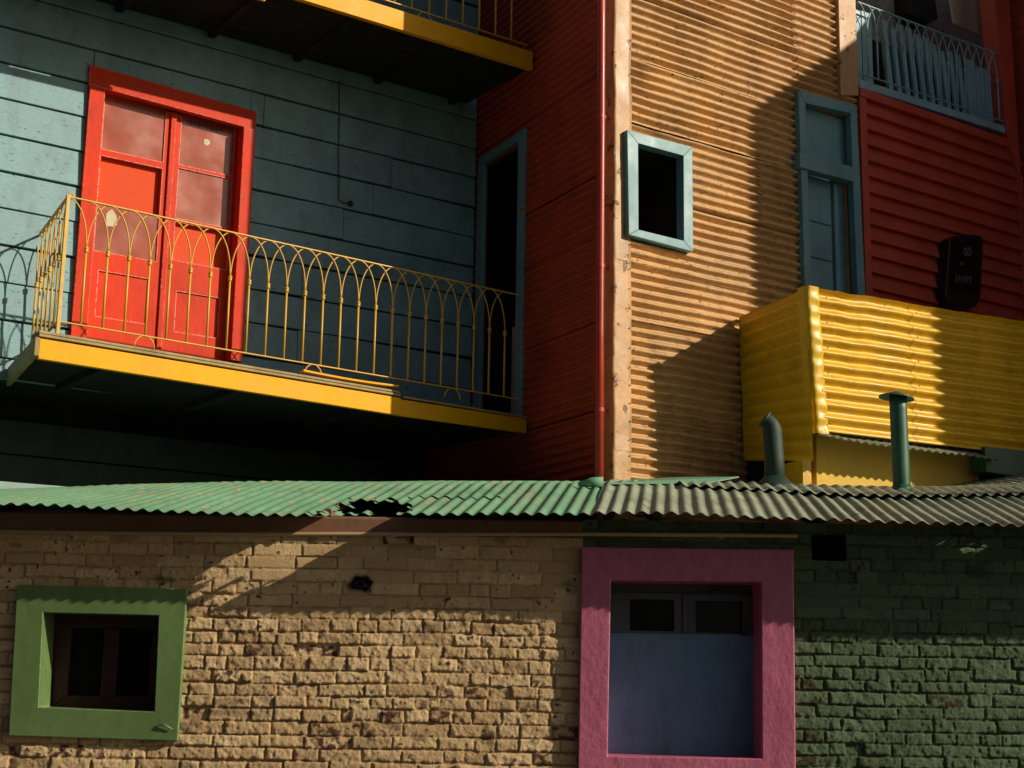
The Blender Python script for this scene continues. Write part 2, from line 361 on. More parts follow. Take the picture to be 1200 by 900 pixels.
def brick_field(x0, x1, z0, z1, holes, seed, fine, soft_top):
    def axis(a, b, fa, fb, d1=.0052, d2=.014):
        out = [a]
        while out[-1] < b: out.append(out[-1]+(d1 if fa <= out[-1] <= fb else d2))
        return np.array(out)
    X = axis(x0, x1, fine[0], fine[1]); X = X*(x1-x0)/(X[-1]-X[0])+(x0-X[0]*(x1-x0)/(X[-1]-X[0])) if False else np.append(X[X < x1-.001], x1)
    Zs = np.append(axis(z0, z1, fine[2], 9)[:-1], z1)
    XX, ZZ = np.meshgrid(X, Zs, indexing='ij')
    rg = np.random.default_rng(seed)
    zw = ZZ+.009*fbm(XX, ZZ*.4, .6, seed, 2)+.0028*vnoise(XX, ZZ, .06, seed+7)+.002*vnoise(XX, ZZ, .02, seed+8); xw = XX+.007*fbm(XX, ZZ, .12, seed+20, 3)
    rows = [z0-.2]
    while rows[-1] < z1+.2: rows.append(rows[-1]+rg.normal(.0655, .0040))
    rows = np.array(rows); ri = np.searchsorted(rows, zw)-1
    H = np.zeros_like(XX); tone = np.zeros_like(XX); joint = np.zeros_like(XX); chip = np.zeros_like(XX)
    cover = sstep(-.30, .35, fbm(XX, ZZ, .5, seed+40, 2)*1.6)               # how far old mortar and paint fill the joints
    cover = np.clip(cover*.42+soft_top(XX, ZZ), 0, .86)
    pits = fbm(XX, ZZ, .03, seed+60, 3); grit = vnoise(XX, ZZ, .011, seed+61)
    for k in range(len(rows)-1):
        m = ri == k
        if not m.any(): continue
        js = [x0-.3-rg.random()*.2]
        hdr = rg.random() < .35
        while js[-1] < x1+.3: js.append(js[-1]+max(.07, (rg.normal(.125, .018) if (hdr if rg.random() < .75 else not hdr) else rg.normal(.235, .02))))
        js = np.array(js); jn = len(js); hgt = rg.normal(0, .0028, jn); tx = rg.normal(0, .014, jn); tz = rg.normal(0, .022, jn); tn = rg.random(jn); cp = rg.random(jn); dz_ = rg.normal(0, .003, jn); bw = rg.uniform(.003, .009, jn)
        cv = rg.uniform(.3, 1.5, jn)
        x = xw[m]; z = zw[m]; ji = np.searchsorted(js, x)-1
        a = x-js[ji]; b = js[ji+1]-x; c = z-rows[k]+dz_[ji]; d = rows[k+1]-z-dz_[ji]
        eh = np.minimum(c, d)-.0030+.0045*pits[m]; ev = np.minimum(a, b)-.0024-bw[ji]*.25+.0045*pits[m]
        pv = sstep(-.0025, .0045, ev); pv = 1-(1-pv)*np.clip(.25+bw[ji]*75, .2, .9); prof = np.minimum(sstep(-.0022, .0042, eh), pv); e = np.minimum(eh, ev)
        body = prof*(.90+.10*sstep(0, .02, e))
        cvm = np.clip(cover[m]*cv[ji], 0, .93)
        h = body*.0155*(1-cvm)+.0155*cvm + prof*(hgt[ji]+tx[ji]*(a-(b))*.5+tz[ji]*(c-d)*.5)*(1-.5*cvm)
        missing = (cp[ji] > .985)
        h = np.where(missing, h-.012*prof, h)
        H[m] = h; tone[m] = tn[ji]; joint[m] = (1-prof)*(1-.6*cvm)
        lowz = sstep(1.75, 1.25, z); worn = np.clip(sstep(.97-.26*lowz, 1.0, cp[ji])*1.6, 0, 1)*sstep(.10, .32, pits[m]+.25*grit[m]+.12)
        chip[m] = np.maximum(worn, sstep(.60, .70, pits[m]+.2*tn[ji]))*prof
    g2 = vnoise(XX, ZZ, .018, seed+62)*vnoise(XX, ZZ, .2, seed+63)*2; H += .0062*pits*sstep(.9, .3, cover)+(.0034*grit+.003*g2)*sstep(1.0, .35, cover)+.012*fbm(XX, ZZ, .9, seed+80, 2)
    low = sstep(1.5, 1.0, ZZ)
    soot = sstep(.33, .62, fbm(XX*.8, ZZ*1.4, .16, seed+90, 5)+.10*low)*.5
    return X, Zs, XX, ZZ, H, tone, joint, chip, soot

def brick_obj(name, mat, label, x0, x1, z0, z1, holes, seed, fine, soft, extra=None):
    X, Zs, XX, ZZ, H, tone, joint, chip, soot = brick_field(x0, x1, z0, z1, holes, seed, fine, soft)
    if extra: H, soot = extra(XX, ZZ, H, soot)
    P = np.stack([XX, 7.85-H, ZZ], -1); nx, nz = XX.shape
    idx = np.arange(nx*nz).reshape(nx, nz)
    q = np.stack([idx[:-1, :-1], idx[1:, :-1], idx[1:, 1:], idx[:-1, 1:]], -1)
    xc = (X[:-1]+X[1:])/2; zc = (Zs[:-1]+Zs[1:])/2; keep = np.ones((nx-1, nz-1), bool)
    for h in holes: keep &= ~((xc[:, None] > h[0]) & (xc[:, None] < h[1]) & (zc[None] > h[2]) & (zc[None] < h[3]))
    q = q[keep]
    me = bpy.data.meshes.new(name); nf = len(q)
    me.vertices.add(nx*nz); me.vertices.foreach_set('co', (P.reshape(-1, 3)-V(*BH.location)).ravel())
    me.loops.add(nf*4); me.loops.foreach_set('vertex_index', q.ravel().astype(np.int32))
    me.polygons.add(nf); me.polygons.foreach_set('loop_start', np.arange(0, nf*4, 4, dtype=np.int32)); me.polygons.foreach_set('loop_total', np.full(nf, 4, np.int32))
    me.polygons.foreach_set('use_smooth', np.ones(nf, bool)); me.update(calc_edges=True); me.validate()
    for nm, arr in (('tone', tone), ('joint', joint), ('chip', chip), ('soot', soot)):
        me.attributes.new(nm, 'FLOAT', 'POINT').data.foreach_set('value', arr.ravel().astype(np.float32))
    me.materials.append(M[mat]); ob = bpy.data.objects.new(name, me); COL.objects.link(ob); ob.parent = BH; ob['label'] = label
    return ob
ZBAND = BRK.px(300, 627)[1]
def hole_extra(XX, ZZ, H, soot):
    d = np.hypot((XX-hx)/1.35, ZZ-hz)+.028*fbm(XX, ZZ, .06, 5, 3)
    H = H-.075*sstep(.040, .022, d); soot = np.maximum(soot, sstep(.060, .030, d)); return H, soot
brick_obj('brick_wall', 'brick_cream', 'cream painted rough brick wall', -5.0, PXL, .1, ZBAND+.01, [gh, ph], 3, (-2.9, PXL, 1.02), lambda x, z: sstep(1.82, 2.02, z)*.55+sstep(.3, -.1, z)*0, hole_extra)
brick_obj('brick_wall', 'brick_green', 'dark green painted brick wall', PXL, 5.0, .1, 2.425, [ph, vh], 4, (1.2, 3.0, 1.02), lambda x, z: sstep(1.80, 2.0, z)*.55)
# wall body behind the brick skin
walled(MB(), BRK, -5, 5, .1, 2.42, -.32, -.05, [(gh[0]-.02, gh[1]+.02, gh[2]-.02, gh[3]+.02), (ph[0]-.02, ph[1]+.02, ph[2]-.02, ph[3]+.02), (vh[0]-.01, vh[1]+.01, vh[2]-.01, vh[3]+.01)]).build('wall_core', 'band', BH)
mb = MB()   # plaster band under the eave, wavering surface
zb = np.linspace(ZBAND, 2.425, 12); xb = np.linspace(-5, PXL, 160); XB, ZB = np.meshgrid(xb, zb, indexing='ij')
OB = .012+.006*fbm(XB, ZB, .2, 77, 3); OB[:, 0] = -.03; OB[:, -1] = -.03
mb.grid(np.stack([XB, 7.85-OB, ZB], -1)).build('plaster_band', 'band', BH, smooth=True, label='brown plaster band under the roof edge')
# conduit along the band
cpx = [BRK.at(*BRK.px(x, y, .03), .03) for x, y in ((-60, 621), (120, 624.5), (340, 626), (520, 626), (680, 626), (935, 628))]
con = MB().tube(cpx, .011, 8).build('conduit_pipe', 'conduit', BH, smooth=True)
for x, y in ((60, 623), (600, 626), (845, 627.5)):
    p = BRK.at(*BRK.px(x, y, .03), .03); MB().bar(p+V(-.012, .025, 0), p+V(.012, .025, 0), .03, .036).build('pipe_clip', 'conduit', con)
mb = MB(); niche(mb, BRK, *vh, -.0, .2); mb.build('air_vent', 'dark', BH, label='square black ventilation hole')
# twig-like rag stuck in the broken brick
mb = MB(); hp = BRK.at(hx, hz, 0)
for k in range(7):
    a = random.uniform(-.6, 3.6); L = random.uniform(.035, .07); mb.tube([hp+V(0, .03, 0), hp+V(math.cos(a)*L*.5, -.02, math.sin(a)*L*.25), hp+V(math.cos(a)*L*1.1, -.035, math.sin(a)*L*.45-.012)], [.009, .007, .003], 5)
tag(mb.build('rag', 'cable', origin=hp, smooth=True), 'dark rag sticking out of a broken brick in the cream wall', 'rag')

# green framed window
mb = MB(); ring1(mb, BRK, gq_o, gq_i, .0, .05); win = mb.build('window', 'green_frame', BH, bevel=.004, label='small window in a broad green surround')
mb = MB(); d = .15; qb = [(gq_i[0][0], gq_i[0][1]), (gq_i[1][0], gq_i[1][1]), (gq_i[2][0], gq_i[2][1]), (gq_i[3][0], gq_i[3][1])]
for i in range(4):
    j = (i+1) % 4; a, b = qb[i], qb[j]; cx = sum(p[0] for p in qb)/4; cz = sum(p[1] for p in qb)/4
    out = lambda p, k=.02: (p[0]+(k if p[0] > cx else -k), p[1]+(k if p[1] > cz else -k))
    mb.prism(BRK, [b, a, out(a), out(b)], -.15, -.001)
mb.build('reveal', 'green_frame', win)
mb = MB(); e = .02; ci = [(gh[0], gh[3]), (gh[1], gh[3]), (gh[1], gh[2]), (gh[0], gh[2])]; W_, H_ = gh[1]-gh[0], gh[3]-gh[2]
ring(mb, BRK, ci, [(gh[0]+.13, gh[3]-.12), (gh[1]-.13, gh[3]-.12), (gh[1]-.13, gh[2]+.11), (gh[0]+.13, gh[2]+.11)], -.24, -.17)
mx = gh[0]+W_*.50; mb.box(BRK, mx-.04, mx+.04, gh[2]+.11, gh[3]-.12, -.24, -.165); mb.build('casement', 'maroon', win, bevel=.004)
for a, b in ((gh[0]+.13, mx-.04), (mx+.04, gh[1]-.13)): MB().box(BRK, a, b, gh[2]+.11, gh[3]-.12, -.235, -.215).build('pane', 'glass_dark', win)
MB().add(*(lambda n: (np.concatenate(n.v), n.f))(niche(MB(), BRK, *gh, -.25, .5))).build('dark_room', 'dark', win)
bx, bz = BRK.px(196, 853, .05)   # torn flap of paint on the frame's corner
mb = MB(); mb.tube([BRK.at(bx-.05, bz+.012, .055), BRK.at(bx-.015, bz+.018, .066), BRK.at(bx+.03, bz-.006, .060)], [.003, .006, .003], 6).build('peeled_paint', 'green_frame', win, smooth=True)

# magenta framed window with blue shutter
mb = MB(); ring1(mb, BRK, pq_o, pq_i, -.001, .06); pw = mb.build('window', 'pink', BH, bevel=.006, label='large window in a magenta surround, closed by a blue shutter')
mb = MB(); qb = pq_i
for i in range(4):
    j = (i+1) % 4; a, b = qb[i], qb[j]; cx = sum(p[0] for p in qb)/4; cz = sum(p[1] for p in qb)/4
    mb.prism(BRK, [b, a, out(a, .03), out(b, .03)], -.30, -.002)
mb.build('reveal', 'pink', pw)
SO = -.20
sq = [(ph[0]+.03, pq_i[0][1]+.03), (ph[1]-.03, pq_i[0][1]+.03), (ph[1]-.03, ph[2]), (ph[0]+.03, ph[2])]
spx = BRK.pxs([(716, 690), (888, 690), (888, 738), (716, 738)], SO); zt = spx[0][1]; zm = spx[3][1]
mb = MB(); mb.box(BRK, sq[0][0], sq[1][0], zm, sq[0][1], SO-.05, SO-.005)
pan1 = BRK.pxs([(738, 702), (790, 702), (790, 739), (738, 739)], SO); pan2 = BRK.pxs([(815, 703), (870, 703), (870, 740), (815, 740)], SO)
mb = MB(); L_, R_, T_ = sq[0][0], sq[1][0], sq[0][1]; zp0, zp1 = pan1[3][1], pan1[0][1]
hl = [(pan1[0][0], pan1[1][0], zp0, zp1), (pan2[0][0], pan2[1][0], zp0-.004, zp1-.004)]
walled(mb, BRK, L_, R_, zp0-.012, zp1+.035, SO-.04, SO, hl); cxm = (pan1[1][0]+pan2[0][0])/2; mb.box(BRK, cxm-.012, cxm+.012, zp0-.01, zp1+.03, SO, SO+.014)
mb.build('shutter_rail', 'shutter_grey', pw, bevel=.004)
MB().box(BRK, L_, R_, zp1+.037, T_, SO-.05, SO-.02).build('head_board', 'shutter_grey', pw, bevel=.003)
for h in hl: MB().box(BRK, h[0]-.01, h[1]+.01, h[2]-.008, h[3]+.01, SO-.05, SO-.042).build('pane', 'glass_dark', pw)
MB().box(BRK, L_, R_, ph[2], zp0-.014, SO-.03, SO+.006).build('shutter', 'blue', pw, bevel=.003, label='plain blue shutter panel')
p = BRK.px(838, 694, SO); mb = MB(); mb.box(BRK, p[0]-.03, p[0]+.03, p[1]-.012, p[1]+.012, SO, SO+.03); mb.build('latch', 'flue_dark', pw, bevel=.003)
p = BRK.px(872, 742, SO); MB().box(BRK, p[0]-.018, p[0]+.018, p[1]-.014, p[1]+.014, SO, SO+.025).build('latch', 'flue_dark', pw, bevel=.003)

# corrugated roof: two sheets' worth of slope, steep front then flatter behind
def roof_z(x, y):
    t = y-EAVE_Y0; s1 = .235-.075*sstep(-1.2, -3.6, x); s2 = .135-.02*sstep(.8, 2.0, x)+.085*sstep(2.3, 4.2, x)-.07*sstep(-.8, -3.2, x)
    z = EAVE_Z0+.012*np.sin(x*1.7+.5)+s1*np.minimum(t, 1.6)+s2*np.maximum(t-1.6, 0)
    return z+.012*sstep(-1.2, -2.6, x)
LOWB0 = 1.0
def roof_back(x):       # stop just inside the upper house's walls
    t = TEAL; # teal line
    def yline(pl, o): # y at given x on plane offset o
        P = pl.P+pl.N*o; return P[1]+(x-P[0])*pl.A[1]/pl.A[0]
    yt = yline(TEAL, -.12-LOWB0); xr0 = INN[0]-.5; xr1 = C[0]
    yr = C[1]+(x-C[0])*Rr[1]/Rr[0]
    yt2 = yline(TAN, -.12)
    y = np.where(x < xr0, yt, np.where(x < xr1, np.minimum(yt, yr+.1), yt2))
    return y
def roof_sheet(x0, x1, seed, holes=()):
    pitch = .0762; nx = int((x1-x0)/pitch*9)+1; xs = np.linspace(x0, x1, nx); nt = 90
    ts = np.concatenate([np.linspace(0, .22, 66), np.linspace(.24, 1, nt-66)])
    XX = np.zeros((nx, nt)); YY = XX.copy()
    for j, t in enumerate(ts): XX[:, j] = xs
    lap = 1.55
    edge = EAVE_Y0+.006*fbm(xs, xs*0, .12, seed)+.012*fbm(xs, xs*0, .9, seed+2)-.05*sstep(.5, 2.6, xs)
    back = roof_back(xs)
    YY = edge[:, None]+(back-edge)[:, None]*ts[None]
    prof = .0085*np.cos(2*np.pi*XX/pitch)*(1+.25*vnoise(XX, YY, .5, seed+4))
    ZZ = roof_z(XX, YY)+prof+.010*fbm(XX, YY, .5, seed+8, 2)
    XS = XX+.11*(YY-EAVE_Y0)
    return np.stack([XS, YY, ZZ], -1), XX, YY
def torn(XX, YY, P):
    # eaten-through patch near the eave: irregular outline around a surveyed centre
    k = np.ones((XX.shape[0]-1, XX.shape[1]-1), bool)
    xc = (P[:-1, :-1, 0]+P[1:, 1:, 0])/2; yc = (YY[:-1, :-1]+YY[1:, 1:])/2
    for cx, cy, rx, ry, s in ((-.74, 7.86, .17, .34, 3), (-.64, 7.66, .11, .10, 5), (-.90, 7.66, .10, .05, 9), (-.26, 8.25, .24, .030, 12), (-1.02, 7.57, .06, .02, 14), (2.75, 7.74, .14, .006, 17)):
        d = np.hypot((xc-cx)/rx, (yc-cy+.10*(xc-cx))/ry)+.9*fbm(xc, yc, .09, s, 3)
        k &= d > 1
    return k
def head(mb, p, n, r=.007):
    a = np.cross(n, UP); a /= np.linalg.norm(a); b = np.cross(n, a); k = 7
    mb.add([p+n*.005]+[p+(a*math.cos(2*math.pi*i/k)+b*math.sin(2*math.pi*i/k))*r for i in range(k)], [(0, 1+i, 1+(i+1) % k) for i in range(k)])
def roof_screws(mb, xa, xb, dz=0.):
    for k in range(int(xa/.0762), int(xb/.0762)):
        if k % 3: continue
        for t in (.16, 1.1):
            x = k*.0762; y = EAVE_Y0+t; head(mb, V(x+.11*t, y, float(roof_z(x, y))+.0125+dz), V(0, -.25, .97), .009)
SPLIT = .42
P, XX, YY = roof_sheet(-4.9, SPLIT+.04, 31); mb = MB(); mb.grid(P, False, torn(XX, YY, P)); roof_screws(mb, -3.4, -1.1); roof_screws(mb, -.3, SPLIT)
MINT = mb.build('roof', 'roof_mint', BH, smooth=True, label='mint green corrugated roof sheets with a torn hole')
P, XX, YY = roof_sheet(SPLIT, 5.2, 33); P[..., 2] += .012
mb = MB(); mb.grid(P, False, torn(XX, YY, P)); roof_screws(mb, SPLIT+.1, 4.4, .012)
# second course lapping over the rear of the weathered half
GREY = mb.build('roof', 'roof_grey', BH, smooth=True, label='weathered grey green corrugated roof sheets')
x0, x1 = 1.05, 5.2; nx = int((x1-x0)/.0762*8); xs = np.linspace(x0, x1, nx); nt = 8; ts = np.linspace(0, 1, nt)
XX = np.repeat(xs[:, None], nt, 1); st = EAVE_Y0+1.15+.10*np.sin(xs*2.2)+.05*fbm(xs, xs*0, .3, 91)
YY = st[:, None]+(1.1)*ts[None]; ZZ = roof_z(XX, YY)+.024+.012*(1-ts)[None]+.0095*np.cos(2*np.pi*(XX-.11*(YY-EAVE_Y0))/.0762*1.0+1.1)
mb = MB(); mb.grid(np.stack([XX+.0*(YY), YY, ZZ], -1)); mb.build('roof_patch', 'roof_grey', GREY, smooth=True)
# rafters under the eave
for x in np.arange(-4.6, 5, .9):
    y0, y1 = 7.9, 9.2; MB().bar(V(x, y0, float(roof_z(x, y0))-.06), V(x, 9.09, float(roof_z(x, 9.09))-.06), .05, .08).build('rafter', 'band', BH)
# flashing where roof meets corner, green cap at drain foot
def roofpt(px, py):
    d = _fw*FPX+_r*(px-600)-_u*(py-450); best = None
    for y in np.linspace(7.55, 13.5, 2400):
        p = CAM+d*(y/d[1]); e = float(roof_z(p[0]-.11*(y-EAVE_Y0), y))-p[2]
        if best is None or abs(e) < best[0]: best = (abs(e), p)
        if abs(e) < .004: return p
    return best[1]

# chimney flues standing through the roof
def flue_parts():
    # straight flue with cone cap
    b = roofpt(1057, 577); sc = b[1]/FPX; r = 10.2*sc*.98; h = 116*sc
    pp = MB(); n = 8; pp.tube([b+V(-.004*i/n, 0, -.08+(h+.08)*i/n) for i in range(n+1)], [r*1.02]*(n+1), 20)
    f1 = pp.build('chimney_pipe', 'flue', BH, smooth=True, label='straight green chimney pipe with a flat cone cap')
    tp = b+V(0, 0, h); k = 28; mb = MB(); vs = []; prof = [(.004, .018), (r*2.05, -.022), (r*2.1, -.030), (r*1.9, -.027), (.004, -.004)]
    q = MB().lathe((0, 0, 0), prof, k); pts = np.concatenate(q.v)
    tx, ty = math.radians(-7), math.radians(4)
    pts = pts @ np.array([[math.cos(tx), 0, math.sin(tx)], [0, 1, 0], [-math.sin(tx), 0, math.cos(tx)]])
    mb.add(pts+tp+V(-.01, 0, .012), q.f); mb.build('cap', 'flue', f1, smooth=True)
    for a in (.6, 2.7, 4.8): mb = MB().bar(tp+V(math.cos(a)*r, math.sin(a)*r, -.05), tp+V(math.cos(a)*r, math.sin(a)*r, .004), .012, .004).build('cap_strut', 'flue', f1)
    c = MB().lathe(b+V(0, 0, -.03), [(r*1.8, -.03), (r*1.75, .012), (r*1.45, .03), (r*1.12, .055), (r*1.06, .075)], 22); c.build('flashing_collar', 'flue', f1, smooth=True)
    # bent flue further back in the shade
    b = roofpt(906, 562); sc = b[1]/FPX; r = 11.5*sc; h = 74*sc
    path = [b+V(.01, 0, -.1), b+V(.01, 0, h*.35), b+V(0, 0, h*.78)]
    for i in range(1, 8):
        a = i/7*math.radians(52); path.append(b+V(-.085*(1-math.cos(a)), 0, h*.78+.085*math.sin(a)))
    e = path[-1]; d = V(-math.sin(math.radians(52)), 0, math.cos(math.radians(52))); path.append(e+d*.02)
    f2 = MB().tube(path, [r*1.05, r, r]+[r*(.98-.035*i) for i in range(8)], 18).build('chimney_pipe', 'flue_shaded_grime', BH, smooth=True, label='dark chimney pipe bent over at the top')
    e = path[-1]; MB().tube([e-d*.012, e+d*.006], [r*.92, r*.94], 18).build('cap', 'flue_dark', f2, smooth=True)
    MB().lathe(b+V(.01, 0, -.04), [(r*2.5, -.06), (r*2.2, .0), (r*1.5, .03), (r*1.1, .06)], 22).build('flashing_collar', 'flue_shaded_grime', f2, smooth=True)
flue_parts()

# ================================================================== teal board house
TH = thing('teal_house', 'teal plank house with red double door and yellow railed balconies, at upper left', 'house', INN.tolist())
TLEFT = -6.6
dq = TEAL.pxs([(107, 75), (301, 130), (284, 420), (83, 393)], .05)
LOWZ = BAL.px(620, 490)[1]-.015; LOWB = 1.0
MB().box(TEAL, TLEFT, 2.2, LOWZ+.003, LOWZ+.12, -1.45, -.252).build('floor_slab', 'teal_dark', TH)
walled(MB(), TEAL, TLEFT, 2.6, 0, LOWZ+.001, -1.4, -.03-LOWB, []).build('lower_wall_core', 'teal_dark', TH)
DU0, DU1 = (dq[0][0]+dq[3][0])/2, (dq[1][0]+dq[2][0])/2; DZ1 = (dq[0][1]+dq[1][1])/2; DZ0 = (dq[2][1]+dq[3][1])/2-.02
dh = (DU0+.06, DU1-.06, DZ0, DZ1-.06)
walled(MB(), TEAL, TLEFT, 2.2, LOWZ, 9.6, -.25, -.03, [dh]).build('wall_core', 'teal_dark', TH)
mb = MB(); mlow = MB(); zref = TEAL.px(100, 137)[1]; bh = abs(TEAL.px(95, 177)[1]-zref); z = zref-bh*13; k = 0
while z < 9.5:
    rg = np.random.default_rng(200+k); u = TLEFT; ue = .0 if z+bh*.5 > LOWZ else .6
    while u < ue:
        u2 = min(ue, u+rg.uniform(4.2, 6.5)); u2 = ue if u2 > -.9 else u2
        segs = [(u, u2)]
        if z+bh > dh[2] and z < dh[3]:
            segs = [(a, b) for a, b in ((u, min(u2, DU0+.03)), (max(u, DU1-.03), u2)) if b-a > .02]
            if z+bh > DZ1 and min(u2, DU1-.03)-max(u, DU0+.03) > .02: segs.append((max(u, DU0+.03), min(u2, DU1-.03), DZ1-.05))
        zt_ = z+bh-.012-rg.uniform(0, .004); zb_ = z
        for a, b, *zlow in segs:
            zb_ = zlow[0] if zlow else (max(z, LOWZ) if z+bh*.5 > LOWZ else z)
            o1 = rg.uniform(.004, .010)-(LOWB if z+bh*.5 < LOWZ else 0); s_ = rg.normal(0, .004)
            pts = [(a+.002, zb_+s_), (b-.002, zb_-s_), (b-.002, zt_-s_), (a+.002, zt_+s_)]
            f = [TEAL.at(uu, zz, oo) for (uu, zz), oo in zip(pts, (o1+.012, o1+.012, o1, o1))]; bk = [TEAL.at(uu, zz, -.028-(LOWB if z+bh*.5 < LOWZ else 0)) for uu, zz in pts]
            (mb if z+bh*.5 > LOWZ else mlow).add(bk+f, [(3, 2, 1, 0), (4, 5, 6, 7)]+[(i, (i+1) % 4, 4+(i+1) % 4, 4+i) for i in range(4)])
        u = u2
    z += bh; k += 1
mb.build('wall', 'teal', TH, bevel=.003); mlow.build('lower_wall', 'teal_shaded', TH, bevel=.003, label='planks below the balcony in a paint darkened for shade')
# pale strip added in place of a sunlit patch of teal wall, left
def ptat(px, py, y):
    d = _fw*FPX+_r*(px-600)-_u*(py-450); return CAM+d*(y/d[1])
q = [ptat(-60, 559, 9.3), ptat(88, 571, 9.15), ptat(84, 577, 9.1), ptat(-60, 584, 9.1)]
MB().add(q+[p+V(0, .02, -.012) for p in q], [(3, 2, 1, 0), (4, 5, 6, 7)]+[(i, (i+1) % 4, 4+(i+1) % 4, 4+i) for i in range(4)]).build('lit_patch_strip', 'lit_patch_pale', BH, label='pale strip in place of a sunlit patch, not metal flashing, at the left end of the roof')

# red door
mb = MB(); fw_ = .125
qo = [(DU0, dq[0][1]), (DU1, dq[1][1]), (DU1, DZ0), (DU0, DZ0)]
qi = [(DU0+fw_, dq[0][1]-.17), (DU1-fw_*.85, dq[1][1]-.17), (DU1-fw_*.85, DZ0), (DU0+fw_, DZ0)]
mb.prism(TEAL, [qo[3], (qi[3][0], qo[3][1]), qi[0], (qo[0][0], qi[0][1])], -.02, .055); mb.prism(TEAL, [(qo[0][0]-.01, qi[0][1]+.001), (qo[1][0]+.01, qi[1][1]+.001), (qo[1][0]+.01, qo[1][1]), (qo[0][0]-.01, qo[0][1])], -.02, .042); mb.prism(TEAL, [(qi[2][0], qo[2][1]), qo[2], (qo[1][0], qi[1][1]), qi[1]], -.02, .055)
DR = mb.build('door', 'door_red', TH, bevel=.006, label='red double door with glazed panes')
mb = MB(); mb.box(TEAL, DU0+.02, qi[0][0]-.001, DZ0, dq[0][1]-.1, -.20, -.022); mb.box(TEAL, qi[1][0]+.001, DU1-.02, DZ0, dq[1][1]-.1, -.20, -.022); mb.box(TEAL, DU0+.02, DU1-.02, max(qi[0][1], qi[1][1])+.001, DZ1, -.20, -.022); mb.build('jamb_lining', 'door_red', DR)
DO = -.07     # door leaf face
a0, a1 = qi[0][0], qi[1][0]; zt_, zb_ = min(qi[0][1], qi[1][1])+.02, DZ0
midu = a0+(a1-a0)*.52
def leaf(u0, u1, openings, name='leaf'):
    mb = MB(); walled(mb, TEAL, u0, u1, zb_, zt_, DO-.045, DO, openings); return mb.build(name, 'door_red', DR, bevel=.004)
st = .075
zr = lambda y, x: TEAL.px(x, y, DO)[1]
l0, l1 = a0+.045, midu-.065; r0, r1 = midu+.075, a1-.03
LZ = [(zr(107, 131), zr(176, 128)), (zr(184, 127), zr(243, 122)), (zr(247, 150), zr(300, 148))]
RZ = [(zr(136, 240), zr(199, 240)), (zr(203, 238), zr(261, 236)), (zr(266, 236), zr(310, 233))]
lz3 = (zr(322, 145), zr(375, 142)); rz3 = (zr(345, 230), zr(392, 228))
leaf(a0-.01, midu-.002, [(l0, l1, b, a) for a, b in LZ]+[(l0+.05, l1-.05, lz3[1], lz3[0])]); leaf(midu+.002, a1+.01, [(r0, r1, b, a) for a, b in RZ]+[(r0+.05, r1-.05, rz3[1], rz3[0])])
MB().box(TEAL, midu-.022, midu+.022, zb_, zt_, DO, DO+.022).build('astragal', 'door_red', DR, bevel=.006)
for (u0, u1, (zt1, zb1), mt, dp) in ((l0, l1, LZ[0], 'glass_dusty', .012), (l0, l1, LZ[1], 'panel_red', .05), (l0, l1, LZ[2], 'glass_dusty', .012), (r0, r1, RZ[0], 'glass_dusty', .012), (r0, r1, RZ[1], 'glass_dusty', .012), (r0, r1, RZ[2], 'panel_red', .045)):
    MB().box(TEAL, u0-.008, u1+.008, zb1-.008, zt1+.008, DO-dp-.012, DO-dp).build('pane' if mt != 'panel_red' else 'door_panel', mt, DR)
for (u0, u1, (zt1, zb1)) in ((l0, l1, lz3), (r0, r1, rz3)): MB().box(TEAL, u0+.045, u1-.045, zb1-.005, zt1+.005, DO-.03, DO-.014).build('door_panel', 'door_red', DR, bevel=.008)
MB().box(TEAL, a0, a1, zb_-.03, zt_+.02, DO-.09, DO-.075).build('backing_board', 'maroon', DR)
# torn paper on the glass, faint illegible strip of lettering on the right pane
c = TEAL.px(131, 256, DO); rg = random.Random(4); pts = [(c[0]+.052*math.cos(a)*rg.uniform(.75, 1.2), c[1]+.075*math.sin(a)*rg.uniform(.75, 1.15)) for a in np.linspace(0, 2*math.pi, 12, endpoint=False)]
MB().prism(TEAL, pts, DO-.0115, DO-.0095).build('torn_paper', 'white', DR)
c = TEAL.px(243, 166, DO); pts = [(c[0]+.026*math.cos(a)*rg.uniform(.8, 1.2), c[1]+.03*math.sin(a)*rg.uniform(.8, 1.2)) for a in np.linspace(0, 2*math.pi, 10, endpoint=False)]
MB().prism(TEAL, pts, DO-.0115, DO-.0098).build('torn_paper', 'white', DR)
mb = MB(); q = TEAL.pxs([(219, 138), (262, 148), (262, 156), (219, 146)], DO)
for i in range(13):
    a = (i+.15+.2*rg.random())/13; b = (i+.65+.25*rg.random())/13; mb.prism(TEAL, ccw(sub(q, a, rg.uniform(0, .25), b, rg.uniform(.7, 1))), DO-.0115, DO-.0100)
mb.build('faded_lettering', 'maroon', DR)

